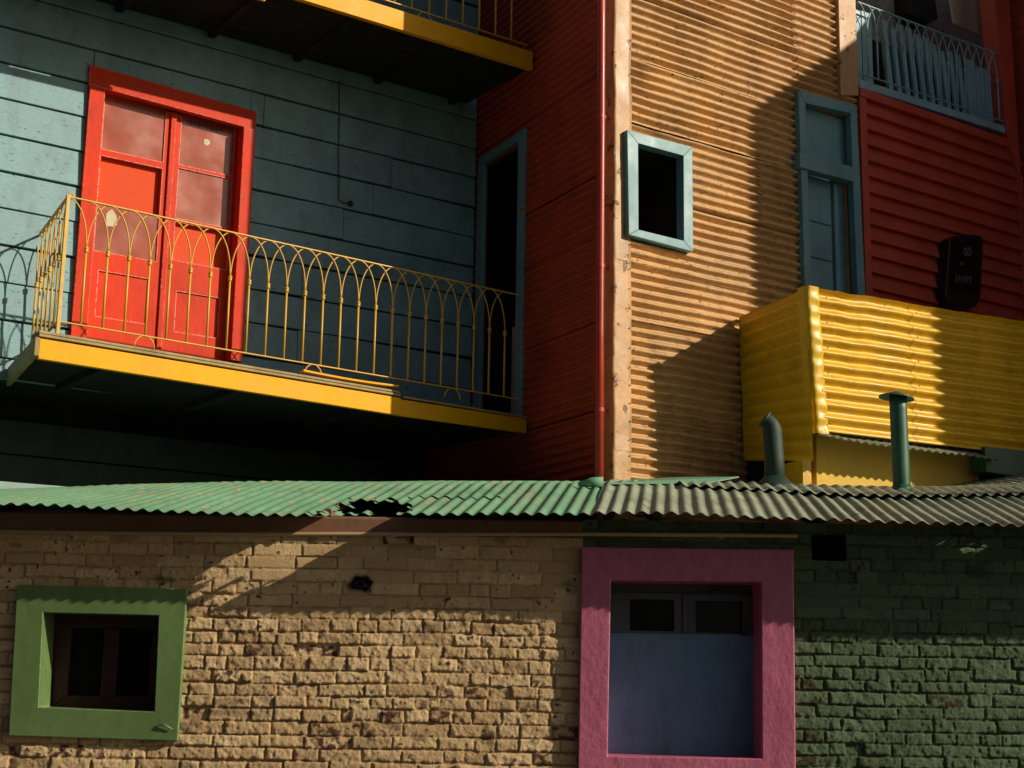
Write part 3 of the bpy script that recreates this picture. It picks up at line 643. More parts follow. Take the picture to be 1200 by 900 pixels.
# ---- balconies
def baluster_mesh(h, hb, sp, right=True, left=True, hue=None, scale=1.):
    """one iron bar with its collar and the two arcs that spring from it to the handrail (local: x along rail, z up from bottom rail)"""
    mb = MB(); mb.tube([V(0, 0, 0), V(0, 0, hb)], .0085*scale, 8)
    mb.lathe((0, 0, hb-.012), [(.009*scale, -.022), (.0155*scale, -.016), (.0155*scale, -.004), (.010*scale, .0), (.0165*scale, .006), (.0165*scale, .016), (.009*scale, .022)], 10)
    R = h-hb
    for s in (-1, 1):
        if (s > 0 and not right) or (s < 0 and not left): continue
        pts = []
        for i in range(13):
            a = math.pi/2*i/12
            x = sp*(1-math.cos(a)); z = hb+R*math.sin(a)**.96
            pts.append(V(s*(x+.004*scale), .004*s, z))
        mb.tube(pts, .0052*scale, 6)
    me = mb
    return me
def railing(parent, name, mat, pl, u0, u1, zb0, zb1, h, n, o, hb, label=None, end_post=True, scale=1., feet=(), zdeck=None, endright=False):
    """handrail (the part) with bottom rail, bars and feet as its pieces"""
    A = pl.at(u0, zb0, o); B = pl.at(u1, zb1, o); root_loc = V(*parent.location)
    mb = MB(); mb.bar(A+UP*h, B+UP*h, .022*scale, .010*scale); rail = mb.build(name, mat, parent, bevel=.002, label=label)
    MB().bar(A, B, .018*scale, .009*scale).build('bottom_rail', mat, rail, bevel=.002)
    sp = (u1-u0)/n; ang = math.atan2(pl.A[1], pl.A[0])
    m_full = m_last = None
    for i in range(1, n+1 if endright else n):
        last = i == n-1 or i == n
        mm = m_last if last else m_full
        p = A+(B-A)*(i/n)
        if mm is None:
            ob = baluster_mesh(h, hb, sp, right=not last, scale=scale).build('baluster', mat, rail, smooth=True, origin=(0, 0, 0))
            if last: m_last = ob.data
            else: m_full = ob.data
        else:
            ob = bpy.data.objects.new('baluster', mm); COL.objects.link(ob); ob.parent = rail
        ob.location = tuple(p-root_loc); ob.rotation_euler = (0, 0, ang)
    for f in feet:
        p = A+(B-A)*f; r_ = .075*scale
        pts = [p+pl.A*(r_*math.cos(a))+UP*(-.088+.088*math.sin(a)) for a in np.linspace(0, math.pi, 13)]
        MB().tube(pts, .0055*scale, 6).build('rail_foot', mat, rail, smooth=True)
    return rail, A, B

def balcony_deck(pl, uL, uR, zb, zt, name_label, zl=0.):
    """deck: planked slab with yellow fascia beam, side board and joists"""
    mb = MB(); mb.prism(pl, [(uL+.03, zb+.05), (uR, zb+.05), (uR, zt-.02), (uL+.03, zt-.02)], -BDEP+.012, -.052)
    return mb
# lower deck
bl = BAL.px(47, 395); bl2 = BAL.px(47, 420); br = BAL.px(620, 490); br2 = BAL.px(620, 503); sp_ = BAL.px(470, 465)
uL, uS, uR = bl[0], sp_[0], -.005
ztop = lambda u: bl[1]+(br[1]-bl[1])*(u-uL)/(uR-uL); hb_ = .150
mb = MB(); mb.prism(BAL, [(uL+.02, ztop(uL)-.10), (uR-.01, ztop(uR)-.10), (uR-.01, ztop(uR)-.012), (uL+.02, ztop(uL)-.012)], -BDEP+.03, -.047)
shift = -(Rr @ U)*(BDEP/(Rr @ N))*U; mb.v[-1][0] += shift; mb.v[-1][3] += shift
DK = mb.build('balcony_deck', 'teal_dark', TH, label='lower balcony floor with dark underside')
mb = MB(); mb.prism(BAL, [(uL, ztop(uL)-hb_), (uS-.002, ztop(uS)-hb_), (uS-.002, ztop(uS)-.008), (uL, ztop(uL)-.008)], -.045, 0); mb.build('fascia_board', 'yellow_wood', DK, bevel=.004)
mb = MB(); mb.prism(BAL, [(uS+.002, ztop(uS)-hb_), (uR-.01, ztop(uR)-hb_+.02), (uR-.01, ztop(uR)-.005), (uS+.002, ztop(uS)-.016)], -.045, -.012); mb.build('fascia_board', 'yellow_wood', DK, bevel=.004)
mb = MB()
for k, (dz, dd) in enumerate(((.004, .012), (.028, .004))):
    mb.prism(BAL, [(uL-.01, ztop(uL)+dz), (uS-.01, ztop(uS)+dz), (uS-.01, ztop(uS)+dz+.017), (uL-.01, ztop(uL)+dz+.019)], -.16-.02*k, dd)
mb.build('edge_board', 'deck', DK, bevel=.003, label='worn wooden edge strip')
mb = MB(); mb.prism(BAL, [(uS+.02, ztop(uS)-.004), (uR-.012, ztop(uR)-.004), (uR-.012, ztop(uR)+.014), (uS+.02, ztop(uS)+.010)], -.2, .006); mb.build('edge_board', 'deck', DK, bevel=.003)
SIDE = Plane(BAL.at(uL, 0, 0), -Rr, Rn); SLEN = BDEP/(Rr @ N)
mb = MB(); mb.prism(SIDE, [(.0, ztop(uL)-.13), (SLEN-.03, ztop(uL)-.16), (SLEN-.03, ztop(uL)-.02), (.0, ztop(uL)+.0)][::1], .0, .03); mb.build('side_board', 'deck', DK, bevel=.003)
for f in np.linspace(.12, .88, 4):
    u = uL+(uR-uL)*f; MB().box(BAL, u-.03, u+.03, ztop(u)-.145, ztop(u)-.102, -BDEP+.03, -.05).build('joist', 'teal_dark', DK)
# loose warped strip lying on the deck edge
la, lb = BAL.px(355, 433), BAL.px(467, 451.5); mb = MB(); n = 8
top = [(la[0]+(lb[0]-la[0])*i/n, la[1]+(lb[1]-la[1])*i/n+.010*math.sin(math.pi*i/n)*-1) for i in range(n+1)]
mb.prism(BAL, [(u, z-.016) for u, z in top]+top[::-1], -.05, .012)
lo = BAL.at(la[0], la[1]-.016, 0); tag(mb.build('loose_strip', 'yellow_wood', origin=lo, bevel=.002), 'thin yellow wooden strip lifting off the lower balcony edge', 'wood strip')
# lower railing
ra, rb_ = BAL.px(80, 228), BAL.px(605, 340); ba, bb = BAL.px(65, 374), BAL.px(612, 467)
RO = -.03; UA, UB = ra[0]+.01, -.085
RB0, RB1 = ba[1]-.005, bb[1]-.005; RH = (ra[1]-ba[1])
RLN, A, B = railing(TH, 'balcony_railing', 'yellow', BAL, UA, UB, RB0, RB1, RH, 25, RO, .53*RH/.91*1.06, 'yellow wrought iron railing of interlaced arches on the lower balcony', feet=(.16, .505, .83))
# corner post with scroll
pA = BAL.at(UA, ztop(uL)+.03, RO); mb = MB(); mb.bar(pA, V(A[0], A[1], A[2]+RH+.012), .026, .026, up=U)
mb.tube([A+UP*(RH+.012)+U*(.02+.028*math.cos(a)*(1-k/24))+UP*(.028*math.sin(a)*(1-k/24)) for k, a in enumerate(np.linspace(math.pi, math.pi*3.6, 18))], .006, 6)
mb.build('corner_post', 'yellow', RLN, bevel=.003)
SD = Plane(BAL.at(UA, 0, RO), -Rr, Rn); sd = (BDEP+RO-.02)/(Rr @ N)
mb = MB(); mb.bar(SD.at(0, A[2]+RH), SD.at(sd, A[2]+RH), .022, .010); mb.build('side_handrail', 'yellow', RLN, bevel=.002)
MB().bar(SD.at(0, A[2]), SD.at(sd, A[2]), .018, .009).build('side_bottom_rail', 'yellow', RLN, bevel=.002)
ns = 6; ang = math.atan2(SD.A[1], SD.A[0]); mdat = None
for i in range(1, ns+1):
    p = SD.at(sd*i/(ns+.4), A[2])
    if mdat is None: ob = baluster_mesh(RH, .56*RH, sd/(ns+.4)).build('baluster', 'yellow', RLN, smooth=True, origin=(0, 0, 0)); mdat = ob.data
    else: ob = bpy.data.objects.new('baluster', mdat); COL.objects.link(ob); ob.parent = RLN
    ob.location = tuple(p-V(*TH.location)); ob.rotation_euler = (0, 0, ang)
# upper balcony
ur = BAL.px(625, 82); ur1 = BAL.px(625, 60); ul = BAL.px(360, 0)
UZB, UZT = ur[1], ur[1]+.17; UL = -4.35
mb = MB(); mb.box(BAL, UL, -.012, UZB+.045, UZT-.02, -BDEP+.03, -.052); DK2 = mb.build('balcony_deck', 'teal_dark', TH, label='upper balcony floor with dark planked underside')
MB().box(BAL, UL-.02, -.012, UZB, UZT, -.05, 0).build('fascia_board', 'yellow_wood', DK2, bevel=.004)
for f in np.linspace(.04, .96, 6):
    u = UL+(-UL)*f; MB().box(BAL, u-.03, u+.03, UZB-.01, UZB+.043, -BDEP+.03, -.055).build('joist', 'teal_dark', DK2, bevel=.004)
mb = MB()
for k in range(6):
    o0 = -BDEP+.05+k*(BDEP-.12)/6; mb.box(BAL, UL+.01, -.014, UZB+.03, UZB+.0445, o0+.004, o0+(BDEP-.12)/6-.004)
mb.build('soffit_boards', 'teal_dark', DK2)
# unseen batten and blocks added below the fascia to cast a slitted shadow
mb = MB(); mb.box(BAL, UL-.02, -2.58, UZB-.095, UZB-.035, -.04, -.015)
for u in (-4.36, -3.50, -3.02, -2.88, -2.74): mb.box(BAL, u, u+.14, UZB-.036, UZB+.01, -.039, -.016)
mb.build('shadow_batten', 'yellow_wood', DK2)
q0 = BAL.px(480, 3)
railing(TH, 'balcony_railing', 'yellow', BAL, UL+.05, -.06, UZT+.075, UZT+.06, .9, 25, -.03, .5, 'yellow wrought iron railing on the upper balcony', feet=(.45, .75))
# tall shutters behind the upper rail
mb = MB(); mb.box(TEAL, -1.25, -.45, UZT, 9.3, .02, .05)
for k in range(5): mb.box(TEAL, -1.2+k*.15, -1.08+k*.15, UZT+.1, 9.2, .05, .062)
mb.build('shutter', 'teal_trim', TH, bevel=.004, label='closed teal shutter behind the upper balcony railing')
# cable on the wall
cp = [TEAL.at(*TEAL.px(x, y, .03), .03) for x, y in ((398, 95), (397.5, 140), (397, 180), (397.5, 215), (397, 232), (399, 236), (404, 237.5), (409, 238))]
cb = MB().tube(cp, .004, 6).build('cable', 'teal_dark', TH, smooth=True)
p = TEAL.at(*TEAL.px(411, 238, .035), .035); MB().lathe(p+V(0, 0, -.02), [(.006, -.004), (.022, 0), (.022, .03), (.012, .04)], 10).build('insulator', 'black', cb, smooth=True)

# ================================================================== tan and red corner house
CH = thing('corner_house', 'house corner clad in tan corrugated sheets with a dark red side wall and red drainpipe', 'house', (C[0], C[1], 0))
# openings on the tan face
swo = TAN.pxs([(735, 152), (811.5, 172), (812.5, 295), (737, 275)], .07); swi = TAN.pxs([(748, 168), (801, 182.5), (801.5, 282), (748.5, 269)], .07)
sh = (swi[0][0], swi[1][0], swi[3][1]-.02, swi[0][1]+.01); shh = (sh[0]-.04, sh[1]+.04, sh[2]-.04, sh[3]+.04)
bdo = TAN.pxs([(934, 105), (1004, 123), (1010, 352), (938, 352)], .05)
BU0, BU1, BZ1, BZ0 = bdo[0][0]+.02, bdo[1][0]-.0, bdo[0][1], 4.2
TU1 = bdo[1][0]+.03
bh_ = (BU0+.06, BU1-.06, BZ0, BZ1-.06)
walled(MB(), TAN, .0, TU1, 0, 9.8, -.25, -.045, [shh, bh_]).build('wall_core', 'tan', CH)
mb = MB(); P_ = .0765; AMP = .0232
zl = [2.3]+[TAN.px(x, y)[1] for x, y in ((757, 486), (757, 374), (757, 311), (757, 224), (757, 145), (757, 68), (757, -8))]+[9.0, 9.7]
for k in range(len(zl)-1):
    za, zb2 = zl[k]-.03, zl[k+1]+.0
    cuts = [.10, TU1+.0] if k % 2 else [.10, 1.2+.6*((k*37) % 5)/5, TU1]
    if k >= 5: cuts = [.10, 2.02-.03*(k % 2)+.02, TU1]
    for j in range(len(cuts)-1):
        corr_h(mb, TAN, cuts[j], cuts[j+1]+.03, za, zb2, -.008+.004*j+random.uniform(0, .003), P_, AMP, phase=random.uniform(0, .02), tilt=.010, holes=[shh, bh_], seed=300+k*7+j, dent=.004)
mb.build('wall', 'tan', CH, smooth=True, label='tan corrugated metal wall in sun')
# corner flashing strips, dented, in four lengths with a rolled edge
zz = [2.75, TAN.px(740, 527)[1], TAN.px(740, 421)[1], TAN.px(740, 305)[1], TAN.px(740, 140)[1], 9.6]
tr = None
for k in range(5):
    nz = 40; zs = np.linspace(zz[k]-(.02 if k else 0), zz[k+1], nz); us = [-.046, -.045, -.044, -.040, -.02, .02, .06, .10, .131, .133]
    oo = [-.14, -.05, .006, .014, .015, .016, .015, .015, .014, .006]
    UU = np.array(us)[:, None]+0*zs[None]; 
    UU = UU+(.012*fbm(zs[None]*1.0+UU*0, UU*0, .22, 40+k)+.004)*np.array([1, 1, 1, 1, .8, .5, .3, .4, .8, .8])[:, None]
    OO = np.array(oo)[:, None]+.008*fbm(UU*2, zs[None]+0*UU, .16, 50+k)+.004*k*0+(.004 if k % 2 else 0)
    PP = TAN.P+UU[..., None]*U+OO[..., None]*N+(zs[None]+0*UU)[..., None]*UP
    ob = MB().grid(PP).build('corner_flashing', 'tan_trim', CH, smooth=True)
# dark red return wall, with doorway onto the balcony
dqo = RET.pxs([(558, 186), (612, 150), (613, 478), (562, 470)], .03); dqi = RET.pxs([(564, 190), (605.5, 168), (605.5, 470), (564, 466)], .03)
ru0, ru1 = dqo[0][0], dqo[1][0]; ri0, ri1 = dqi[0][0], dqi[1][0]; rz1 = min(dqi[0][1], dqi[1][1])+.03; rz0 = ztop(uR)+.0
rh = (ri0-.06, ri1, rz0, rz1)
walled(MB(), RET, -3.9, -.16, 0, 9.8, -.075, -.03, [rh]).build('wall_core', 'wall_red', CH)
mb = MB(); zl2 = [2.3]+[RET.px(x, y)[1] for x, y in ((655, 489), (657, 388), (657, 290), (657, 225), (657, 110))]+[8.2, 9.7]
for k in range(len(zl2)-1): corr_h(mb, RET, -3.75 if zl2[k+1] < 3.6 else -2.49, -.06, zl2[k]-.03, zl2[k+1], -.004+random.uniform(0, .003),   .0765, .018, phase=random.uniform(0, .03), tilt=.014, holes=[(rh[0]-.01, rh[1]+.01, rh[2], rh[3]+.02)], seed=400+k)
mb.build('wall', 'wall_red', CH, smooth=True, label='dark red corrugated side wall in shade')
mb = MB(); z1 = max(dqo[0][1], dqo[1][1])-.05
qo = [(ru0, rz1+.08), (ru1+.02, rz1+.08), (ru1+.02, rz0), (ru0, rz0)]; qi = [(ri0+.01, rz1), (ri1-.01, rz1), (ri1-.01, rz0), (ri0+.01, rz0)]
mb.prism(RET, [qo[3], qi[3], qi[0], qo[0]], -.03, .012); mb.prism(RET, [qi[0], qi[1], qo[1], qo[0]], -.03, .016); mb.prism(RET, [qi[2], qo[2], qo[1], qi[1]], -.03, .012)
SDW = mb.build('doorway', 'teal_trim', CH, bevel=.005, label='dark open doorway with teal frame onto the lower balcony')
mb = MB(); niche(mb, RET, ri0-.055, ri1+.02, rz0-.02, rz1+.02, -.072, 1.0); mb.build('dark_room', 'dark', SDW)
mb = MB(); mb.box(RET, ri0+.25, ri1-.0, rz0, rz0+.95, -.22, -.19)
mb.build('half_door', 'ply', SDW, bevel=.004)
# drainpipe
dpz = roofpt(703, 566)[2]; dpc = lambda z, o=0.: TAN.at(-.122, z, -.052+o)
PPE = MB().tube([dpc(dpz-.05), dpc(4.2), dpc(5.9, .004), dpc(7.4), dpc(9.4, .004)], .034, 18).build('drainpipe', 'pipe_red', CH, smooth=True)
for x, y in ((703, 131), (703, 308), (703, 478)):
    zc = TAN.px(x, y, .02)[1]; mb = MB(); mb.tube([dpc(zc-.016), dpc(zc+.016)], .039, 18); mb.bar(dpc(zc), dpc(zc)-Rn*.075, .006, .03); mb.build('pipe_bracket', 'pipe_red', PPE)
# small window
mb = MB(); ring(mb, TAN, swo, swi, -.02, .07); SW = mb.build('window', 'teal_trim', CH, bevel=.004, label='small dark window in a pale teal frame')
mb = MB(); niche(mb, TAN, sh[0]-.035, sh[1]+.035, sh[2]-.03, sh[3]+.03, -.02, .6); mb.build('dark_room', 'dark', SW)
# blue door at the right end of the tan wall
mb = MB(); qo = [(BU0, BZ1), (BU1, bdo[1][1]), (BU1+.05, BZ0), (BU0+.03, BZ0)]; fwid = .085
qi = [(BU0+fwid, BZ1-.10), (BU1-fwid, bdo[1][1]-.10), (BU1-fwid+.03, BZ0), (BU0+fwid+.02, BZ0)]
mb.prism(TAN, [qo[3], qi[3], qi[0], qo[0]], -.02, .05); mb.prism(TAN, [qi[0], qi[1], qo[1], qo[0]], -.02, .052); mb.prism(TAN, [qi[2], qo[2], qo[1], qi[1]], -.02, .05)
BD = mb.build('door', 'teal_trim', CH, bevel=.005, label='teal door with a transom panel above')
tb = TAN.pxs([(937, 178), (1000, 196), (1000, 213), (937, 196)], .07); mb = MB(); mb.prism(TAN, ccw(tb), -.03, .075); mb.build('transom_bar', 'teal_trim', BD, bevel=.005)
MB().box(TAN, BU0+.04, BU1-.03, tb[0][1]-.02, BZ1-.08, -.09, -.055).build('transom_panel', 'teal_trim', BD)
mb = MB(); mb.box(TAN, BU0+.04, BU1-.02, BZ0, tb[2][1]+.02, -.12, -.085); BDp = mb.build('leaf', 'teal_trim', BD)
mb = MB()
lu0, lu1 = BU0+fwid+.05, BU1-fwid-.16
for (za, zb2) in ((TAN.px(970, 262)[1], TAN.px(970, 214)[1]), (TAN.px(970, 304)[1], TAN.px(970, 266)[1]), (4.6, TAN.px(970, 308)[1])):
    mb.box(TAN, lu0, lu1, za+.02, zb2-.02, -.085, -.068)
mb.build('door_panel', 'teal_trim', BD, bevel=.006)
MB().box(TAN, BU1-.22, BU1-.17, BZ0, tb[2][1], -.086, -.05).build('door_stile', 'teal_trim', BD, bevel=.004)
# timber upright above the door
tp = TAN.pxs([(981, -40), (1001, -40), (1006, 112), (985, 112)], .04); MB().prism(TAN, ccw(tp), -.02, .045).build('corner_board', 'tan_trim', CH, bevel=.006, label='worn tan timber upright')

# ================================================================== red boarded house on the right
RH_ = thing('red_house', 'red board house with a blue iron loggia railing and projecting wing', 'house', (float(TAN.at(TU1, 0)[0]), float(TAN.at(TU1, 0)[1]), 0))
rt = TAN.px(1012, 104)[1]; rt2 = TAN.px(1178, 158)[1]
ruL = TU1+.035; wu = (WINGP-TAN.P) @ U
walled(MB(), TAN, ruL, wu+.3, 0, rt-.04, -.3, -.03, []).build('wall_core', 'siding_red', RH_)
z0_ = TAN.px(1016, 136)[1]; bp = z0_-TAN.px(1016, 172)[1]; bp = bp/2; mb = MB(); z = z0_-bp*22; k = 0
while z < rt-.06:
    s_ = random.uniform(-.002, .002); pts = [(ruL+.07, z), (wu-.01, z+s_), (wu-.01, z+bp+.014), (ruL+.07, z+bp+.014)]
    f = [TAN.at(u, min(zz, rt-.03), o) for (u, zz), o in zip(pts, (.052, .052, -.004, -.004))]; b = [TAN.at(u, min(zz, rt-.03), -.028) for u, zz in pts]
    mb.add(b+f, [(3, 2, 1, 0), (4, 5, 6, 7)]+[(i, (i+1) % 4, 4+(i+1) % 4, 4+i) for i in range(4)]); z += bp
mb.build('wall', 'siding_red', RH_, bevel=.002, label='red horizontal board siding')
mb = MB(); mb.box(TAN, ruL-.02, ruL+.068, 2.3, rt-.03, -.02, .05); mb.build('corner_board', 'siding_red', RH_, bevel=.004)
mb = MB(); mb.box(TAN, ruL-.02, wu-.16, rt-.115, rt-.032, .0, .06); mb.build('top_board', 'siding_red', RH_, bevel=.005)
# red post between loggia and wing
pq = TAN.pxs([(1159, -60), (1179, -60), (1197, 212), (1182, 166)], .06); MB().prism(TAN, [pq[3], pq[2], pq[1], pq[0]], -.12, .06).build('post', 'siding_red', RH_, bevel=.006)
mb = MB(); MB().box(TAN, wu-.10, wu-.005, 2.5, TAN.px(1190, 205)[1], -.02, .04).build('corner_board', 'siding_red', RH_, bevel=.005)
# loggia: sill, railing with arches, pickets, back wall
mb = MB(); sl_ = TAN.pxs([(1006, 92), (1181, 149), (1182, 157), (1007, 102)], .03); mb.prism(TAN, ccw(sl_), -.14, .03); mb.build('loggia_sill', 'loggia_blue', RH_, bevel=.004)
r1 = TAN.px(1006, 89); r2 = TAN.px(1181, 147); t1 = TAN.px(1003, 2); 
LR, A, B = railing(RH_, 'balcony_railing', 'loggia_blue', TAN, r1[0], wu-.17, r1[1]+.02, r2[1]+.02, .70, 17, .015, .42, 'blue iron railing of interlaced arches across the loggia', scale=1.0)
lz = min(r1[1], r2[1])
mb = MB(); rgp = random.Random(5); u = r1[0]+.02
PKG = []
specs = []
while u < wu-.2:
    f = (u-r1[0])/(wu-.2-r1[0])
    lean = 0 if f < .13 or f > .74 else .07
    wdt = .135 if f < .13 else (.062 if f < .74 else .13)
    gapw = .012 if f < .13 else (.058 if f < .74 else .006)
    if .13 <= f < .2 and not any(s[3] == 9 for s in specs): specs.append((u, 0, 0, 9)); u += .17; continue
    specs.append((u, wdt, lean, 1)); u += wdt+gapw
for (u, wdt, lean, kd) in specs:
    if kd == 9: continue
    zt2 = lz+.66+.06*(u-r1[0] < 1.3)+rgp.uniform(-.05, .02); mb.prism(TAN, [(u+lean*.6, lz+.0), (u+wdt+lean*.6, lz+.0), (u+wdt-lean*.5, zt2), (u-lean*.5, zt2)], -.11-rgp.uniform(0, .02), -.085)
MB().box(TAN, TU1+.05, wu-.02, lz-.05, lz+.62, -.32, -.30).build('picket_shade_sheet', 'dark', RH_)  # near-black sheet added behind the pickets so their gaps look shaded
mb.build('picket_screen', 'loggia_blue', RH_, bevel=.004, label='leaning teal pickets behind the loggia railing')
mb = MB(); walled(mb, TAN, TU1, wu+2.6, lz-.05, 9.8, -1.25, -1.1, []); mb.build('loggia_back_wall', 'speckle', RH_)
MB().box(TAN, TU1, TU1+.04, lz-.05, 9.8, -1.1, -.26).build('loggia_side_wall', 'dark', RH_)
MB().box(TAN, TU1+.04, wu+.3, lz-.09, lz-.035, -1.1, -.145).build('loggia_floor', 'flue_dark', RH_)
q = TAN.pxs([(1062, -40), (1092, -40), (1100, 22), (1088, 28), (1066, 16)], -.9); MB().prism(TAN, q[::-1], -1.098, -.9).build('dark_curtain', 'cable', RH_, bevel=.02)
q = TAN.pxs([(1108, -30), (1163, -30), (1163, 48), (1118, 27)], -.45); o = MB().prism(TAN, q[::-1], -.47, -.45)
tag(o.build('board_sheet', 'sheet', origin=TAN.at(q[3][0], q[3][1], -.45), bevel=.004), 'beige flat sheet propped up behind the blue loggia railing', 'board')
# projecting wing: its left face turns toward the street and shades the wall
WL = 4.78; WZ = 8.7
prof = [(-WL, 0), (0.25, 0), (.25, WZ+.30*WL), (-WL, WZ)]
mb = MB(); a = [WINGP*V(1, 1, 0)+N*(-n)+UP*z+U*.035 for n, z in prof]; b = [p+U*4.5 for p in a]
mb.add(a+b, [(0, 1, 2, 3), (7, 6, 5, 4)]+[(i, 4+i, 4+(i+1) % 4, (i+1) % 4) for i in range(4)]); mb.build('wing_core', 'wall_red', RH_)
WPL = Plane(WINGP, N, -U)
mb = MB()
for k in range(11): corr_h(mb, WPL, -.02, WL, 2.6+k*.6-.03, 2.6+(k+1)*.6, -.012, .0765, .0085, phase=random.uniform(0, .02), tilt=.010, seed=500+k, du=.15)
mb.build('wing_wall', 'wall_red', RH_, smooth=True, label='dark red corrugated wall of the projecting wing')
# dark box sign
sq_ = TAN.pxs([(1114, 277), (1152, 275), (1147, 352), (1108, 346)], .16); mb = MB()
cs = [(1113, 280), (1119, 276.5), (1135, 274.5), (1150, 276), (1152.5, 280), (1149.5, 345), (1146, 357), (1138, 362), (1120, 360), (1111, 354), (1108, 345)]
q = TAN.pxs(cs, .15); so_ = TAN.at(*TAN.px(1130, 360, 0), 0)
SB = thing('box_sign', 'black rounded box sign with faded pale lettering mounted on the red board wall', 'sign', tuple(so_))
mb.prism(TAN, q[::-1], .035, .15); mb.build('housing', 'black', SB, bevel=.006)
q2 = TAN.pxs([(1117, 283), (1148, 281.5), (1145.5, 345), (1112.5, 342)], .152); MB().prism(TAN, ccw(q2), .1505, .153).build('sign_face', 'glass_dark', SB)
mb = MB(); MB().box(TAN, TAN.px(1130, 300)[0]-.05, TAN.px(1130, 300)[0]+.05, q[0][1]-.35, q[0][1]-.12, .02, .04).build('wall_bracket', 'flue_dark', SB)
rg = random.Random(9)
def stroke(fx0, fy0, fx1, fy1, wd=.010):
    a = lerp2(q2, fx0, fy0); b = lerp2(q2, fx1, fy1); d = V(b[0]-a[0], b[1]-a[1]); d /= max(1e-6, np.linalg.norm(d)); n = V(-d[1], d[0])*wd/2; a, b = V(*a), V(*b)
    mb.prism(TAN, [tuple(a-n), tuple(b-n), tuple(b+n), tuple(a+n)], .1535, .155)
for a in np.linspace(.2, 5.6, 7): stroke(.56+.15*math.cos(a), .21-.07*math.sin(a), .56+.15*math.cos(a+.7), .21-.07*math.sin(a+.7), .022)
stroke(.5, .25, .66, .14, .02)
mb.build('emblem', 'mark', SB); mb = MB()
for f in (.34, .42): stroke(f, .40, f-.01, .48, .012)
mb.build('lettering', 'mark', SB); mb = MB()
for f in (.20, .30, .42, .53, .62, .73): stroke(f, .66, f-.01, .80, .014)
stroke(.18, .73, .75, .70, .008)
mb.build('lettering', 'mark', SB)

# ================================================================== yellow corrugated enclosure
YE = thing('yellow_enclosure', 'sunlit yellow corrugated metal enclosure standing on the right half of the low roof', 'enclosure', tuple(V(YC[0], YC[1], 2.8)))
yt = YF.px(947, 337); yt2 = YF.px(1200, 378); yb = YF.px(958, 505); yb2 = YF.px(1150, 528)
YL = 3.6
ztl = lambda u: yt[1]+(yt2[1]-yt[1])*(u-yt[0])/(yt2[0]-yt[0])
zbl = lambda u: yb[1]+(yb2[1]-yb[1])*(u-yb[0])/(yb2[0]-yb[0])
yp = .099
def ysheet(mb, u0, u1, seed, off):
    nz = 120; nu = max(4, int((u1-u0)/.05)); u = np.linspace(u0, u1, nu); t = np.linspace(0, 1, nz); UU, TT = np.meshgrid(u, t, indexing='ij')
    zb_ = np.vectorize(zbl)(UU); zt_ = np.vectorize(ztl)(UU)+.010*fbm(UU, UU*0, .15, 600); ZZ = zb_+(zt_-zb_)*TT
    nr = round((yt[1]-yb[1])/yp); lean = -.045*(1-TT)*0
    OO = off+.0235*np.sin(2*np.pi*nr*TT+1)*(1+.15*vnoise(UU, ZZ, .4, 602))+.006*fbm(UU, ZZ, .6, 604, 2)
    us = UU-.0*(1-TT)+.06*(1-TT)*np.clip(1-UU/.4, 0, 1)
    return mb.grid(YF.P+us[..., None]*Uy+OO[..., None]*Ny+ZZ[..., None]*UP)
mb = MB(); ysheet(mb, .055, 1.02, 600, 0); ysheet(mb, 1.0, 2.1, 610, .003); ysheet(mb, 2.05, YL, 620, .006)
mb.build('front_panel', 'yellow_sheet', YE, smooth=True, label='yellow corrugated front sheets, half in sun')
# corner flashing, crumpled
nz = 90; t = np.linspace(0, 1, nz); us = [-.035, -.034, -.02, 0, .03, .06, .085, .09]; oo = [-.10, -.03, .004, .012, .012, .011, .008, .001]
UU = np.array(us)[:, None]+0*t[None]; ZZ = yb[1]-.02+(yt[1]-yb[1]+.03)*t[None]+0*UU
UU = UU+.06*(1-t)[None]+.006*fbm(UU*0, ZZ, .1, 701)
OO = np.array(oo)[:, None]+.010+.012*fbm(UU*2, ZZ, .09, 700, 3)+.0035*np.sin(2*np.pi*11*t+1)[None]
MB().grid(YF.P+UU[..., None]*Uy+OO[..., None]*Ny+ZZ[..., None]*UP).build('corner_flashing', 'yellow_sheet', YE, smooth=True)
# left side: corrugated, sagging toward the wall
sL = [YS.px(x, y) for x, y in ((866, 372), (945, 337), (953, 540), (872, 540))]
nz = 130; nu = 14; a = np.linspace(0, 1, nu); t = np.linspace(0, 1, nz); AA, TT = np.meshgrid(a, t, indexing='ij')
tl, tr_, brr, bll = [V(*q) for q in sL]
top_ = tl[None]*(1-a)[:, None]+tr_[None]*a[:, None]; bot_ = bll[None]*(1-a)[:, None]+brr[None]*a[:, None]
UZ = bot_[:, None, :]*(1-t)[None, :, None]+top_[:, None, :]*t[None, :, None]
flat = sstep(1.0, .80, AA); nr = 12
OO = .020*np.sin(2*np.pi*nr*TT)*flat*sstep(0, .06, AA)+.010*fbm(AA, TT*2, .4, 720)
MB().grid(YS.P+UZ[..., 0:1]*YS.A+OO[..., None]*YS.N+UZ[..., 1:2]*UP, flip=True).build('side_panel', 'yellow_sheet', YE, smooth=True, label='yellow corrugated side sheet in shade')
# inner structure so the enclosure is solid
sdep = .95
mb = MB(); fr = [YF.at(.10, zbl(.1)+.03, -.05), YF.at(YL-.02, zbl(YL)+.03, -.05), YF.at(YL-.02, ztl(YL)-.05, -.05), YF.at(.06, ztl(.06)-.05, -.05)]; bk = [p-Sy*.86 for p in fr]; bk = [fr[0]-Sy*.8, fr[1]-Ny*.0-N*.0-Sy*.55, fr[2]-Sy*.55, fr[3]-Sy*.8]
mb.add(fr+bk, [(0, 1, 2, 3), (7, 6, 5, 4)]+[(i, 4+i, 4+(i+1) % 4, (i+1) % 4) for i in range(4)]); mb.build('inner_box', 'flue_dark', YE)
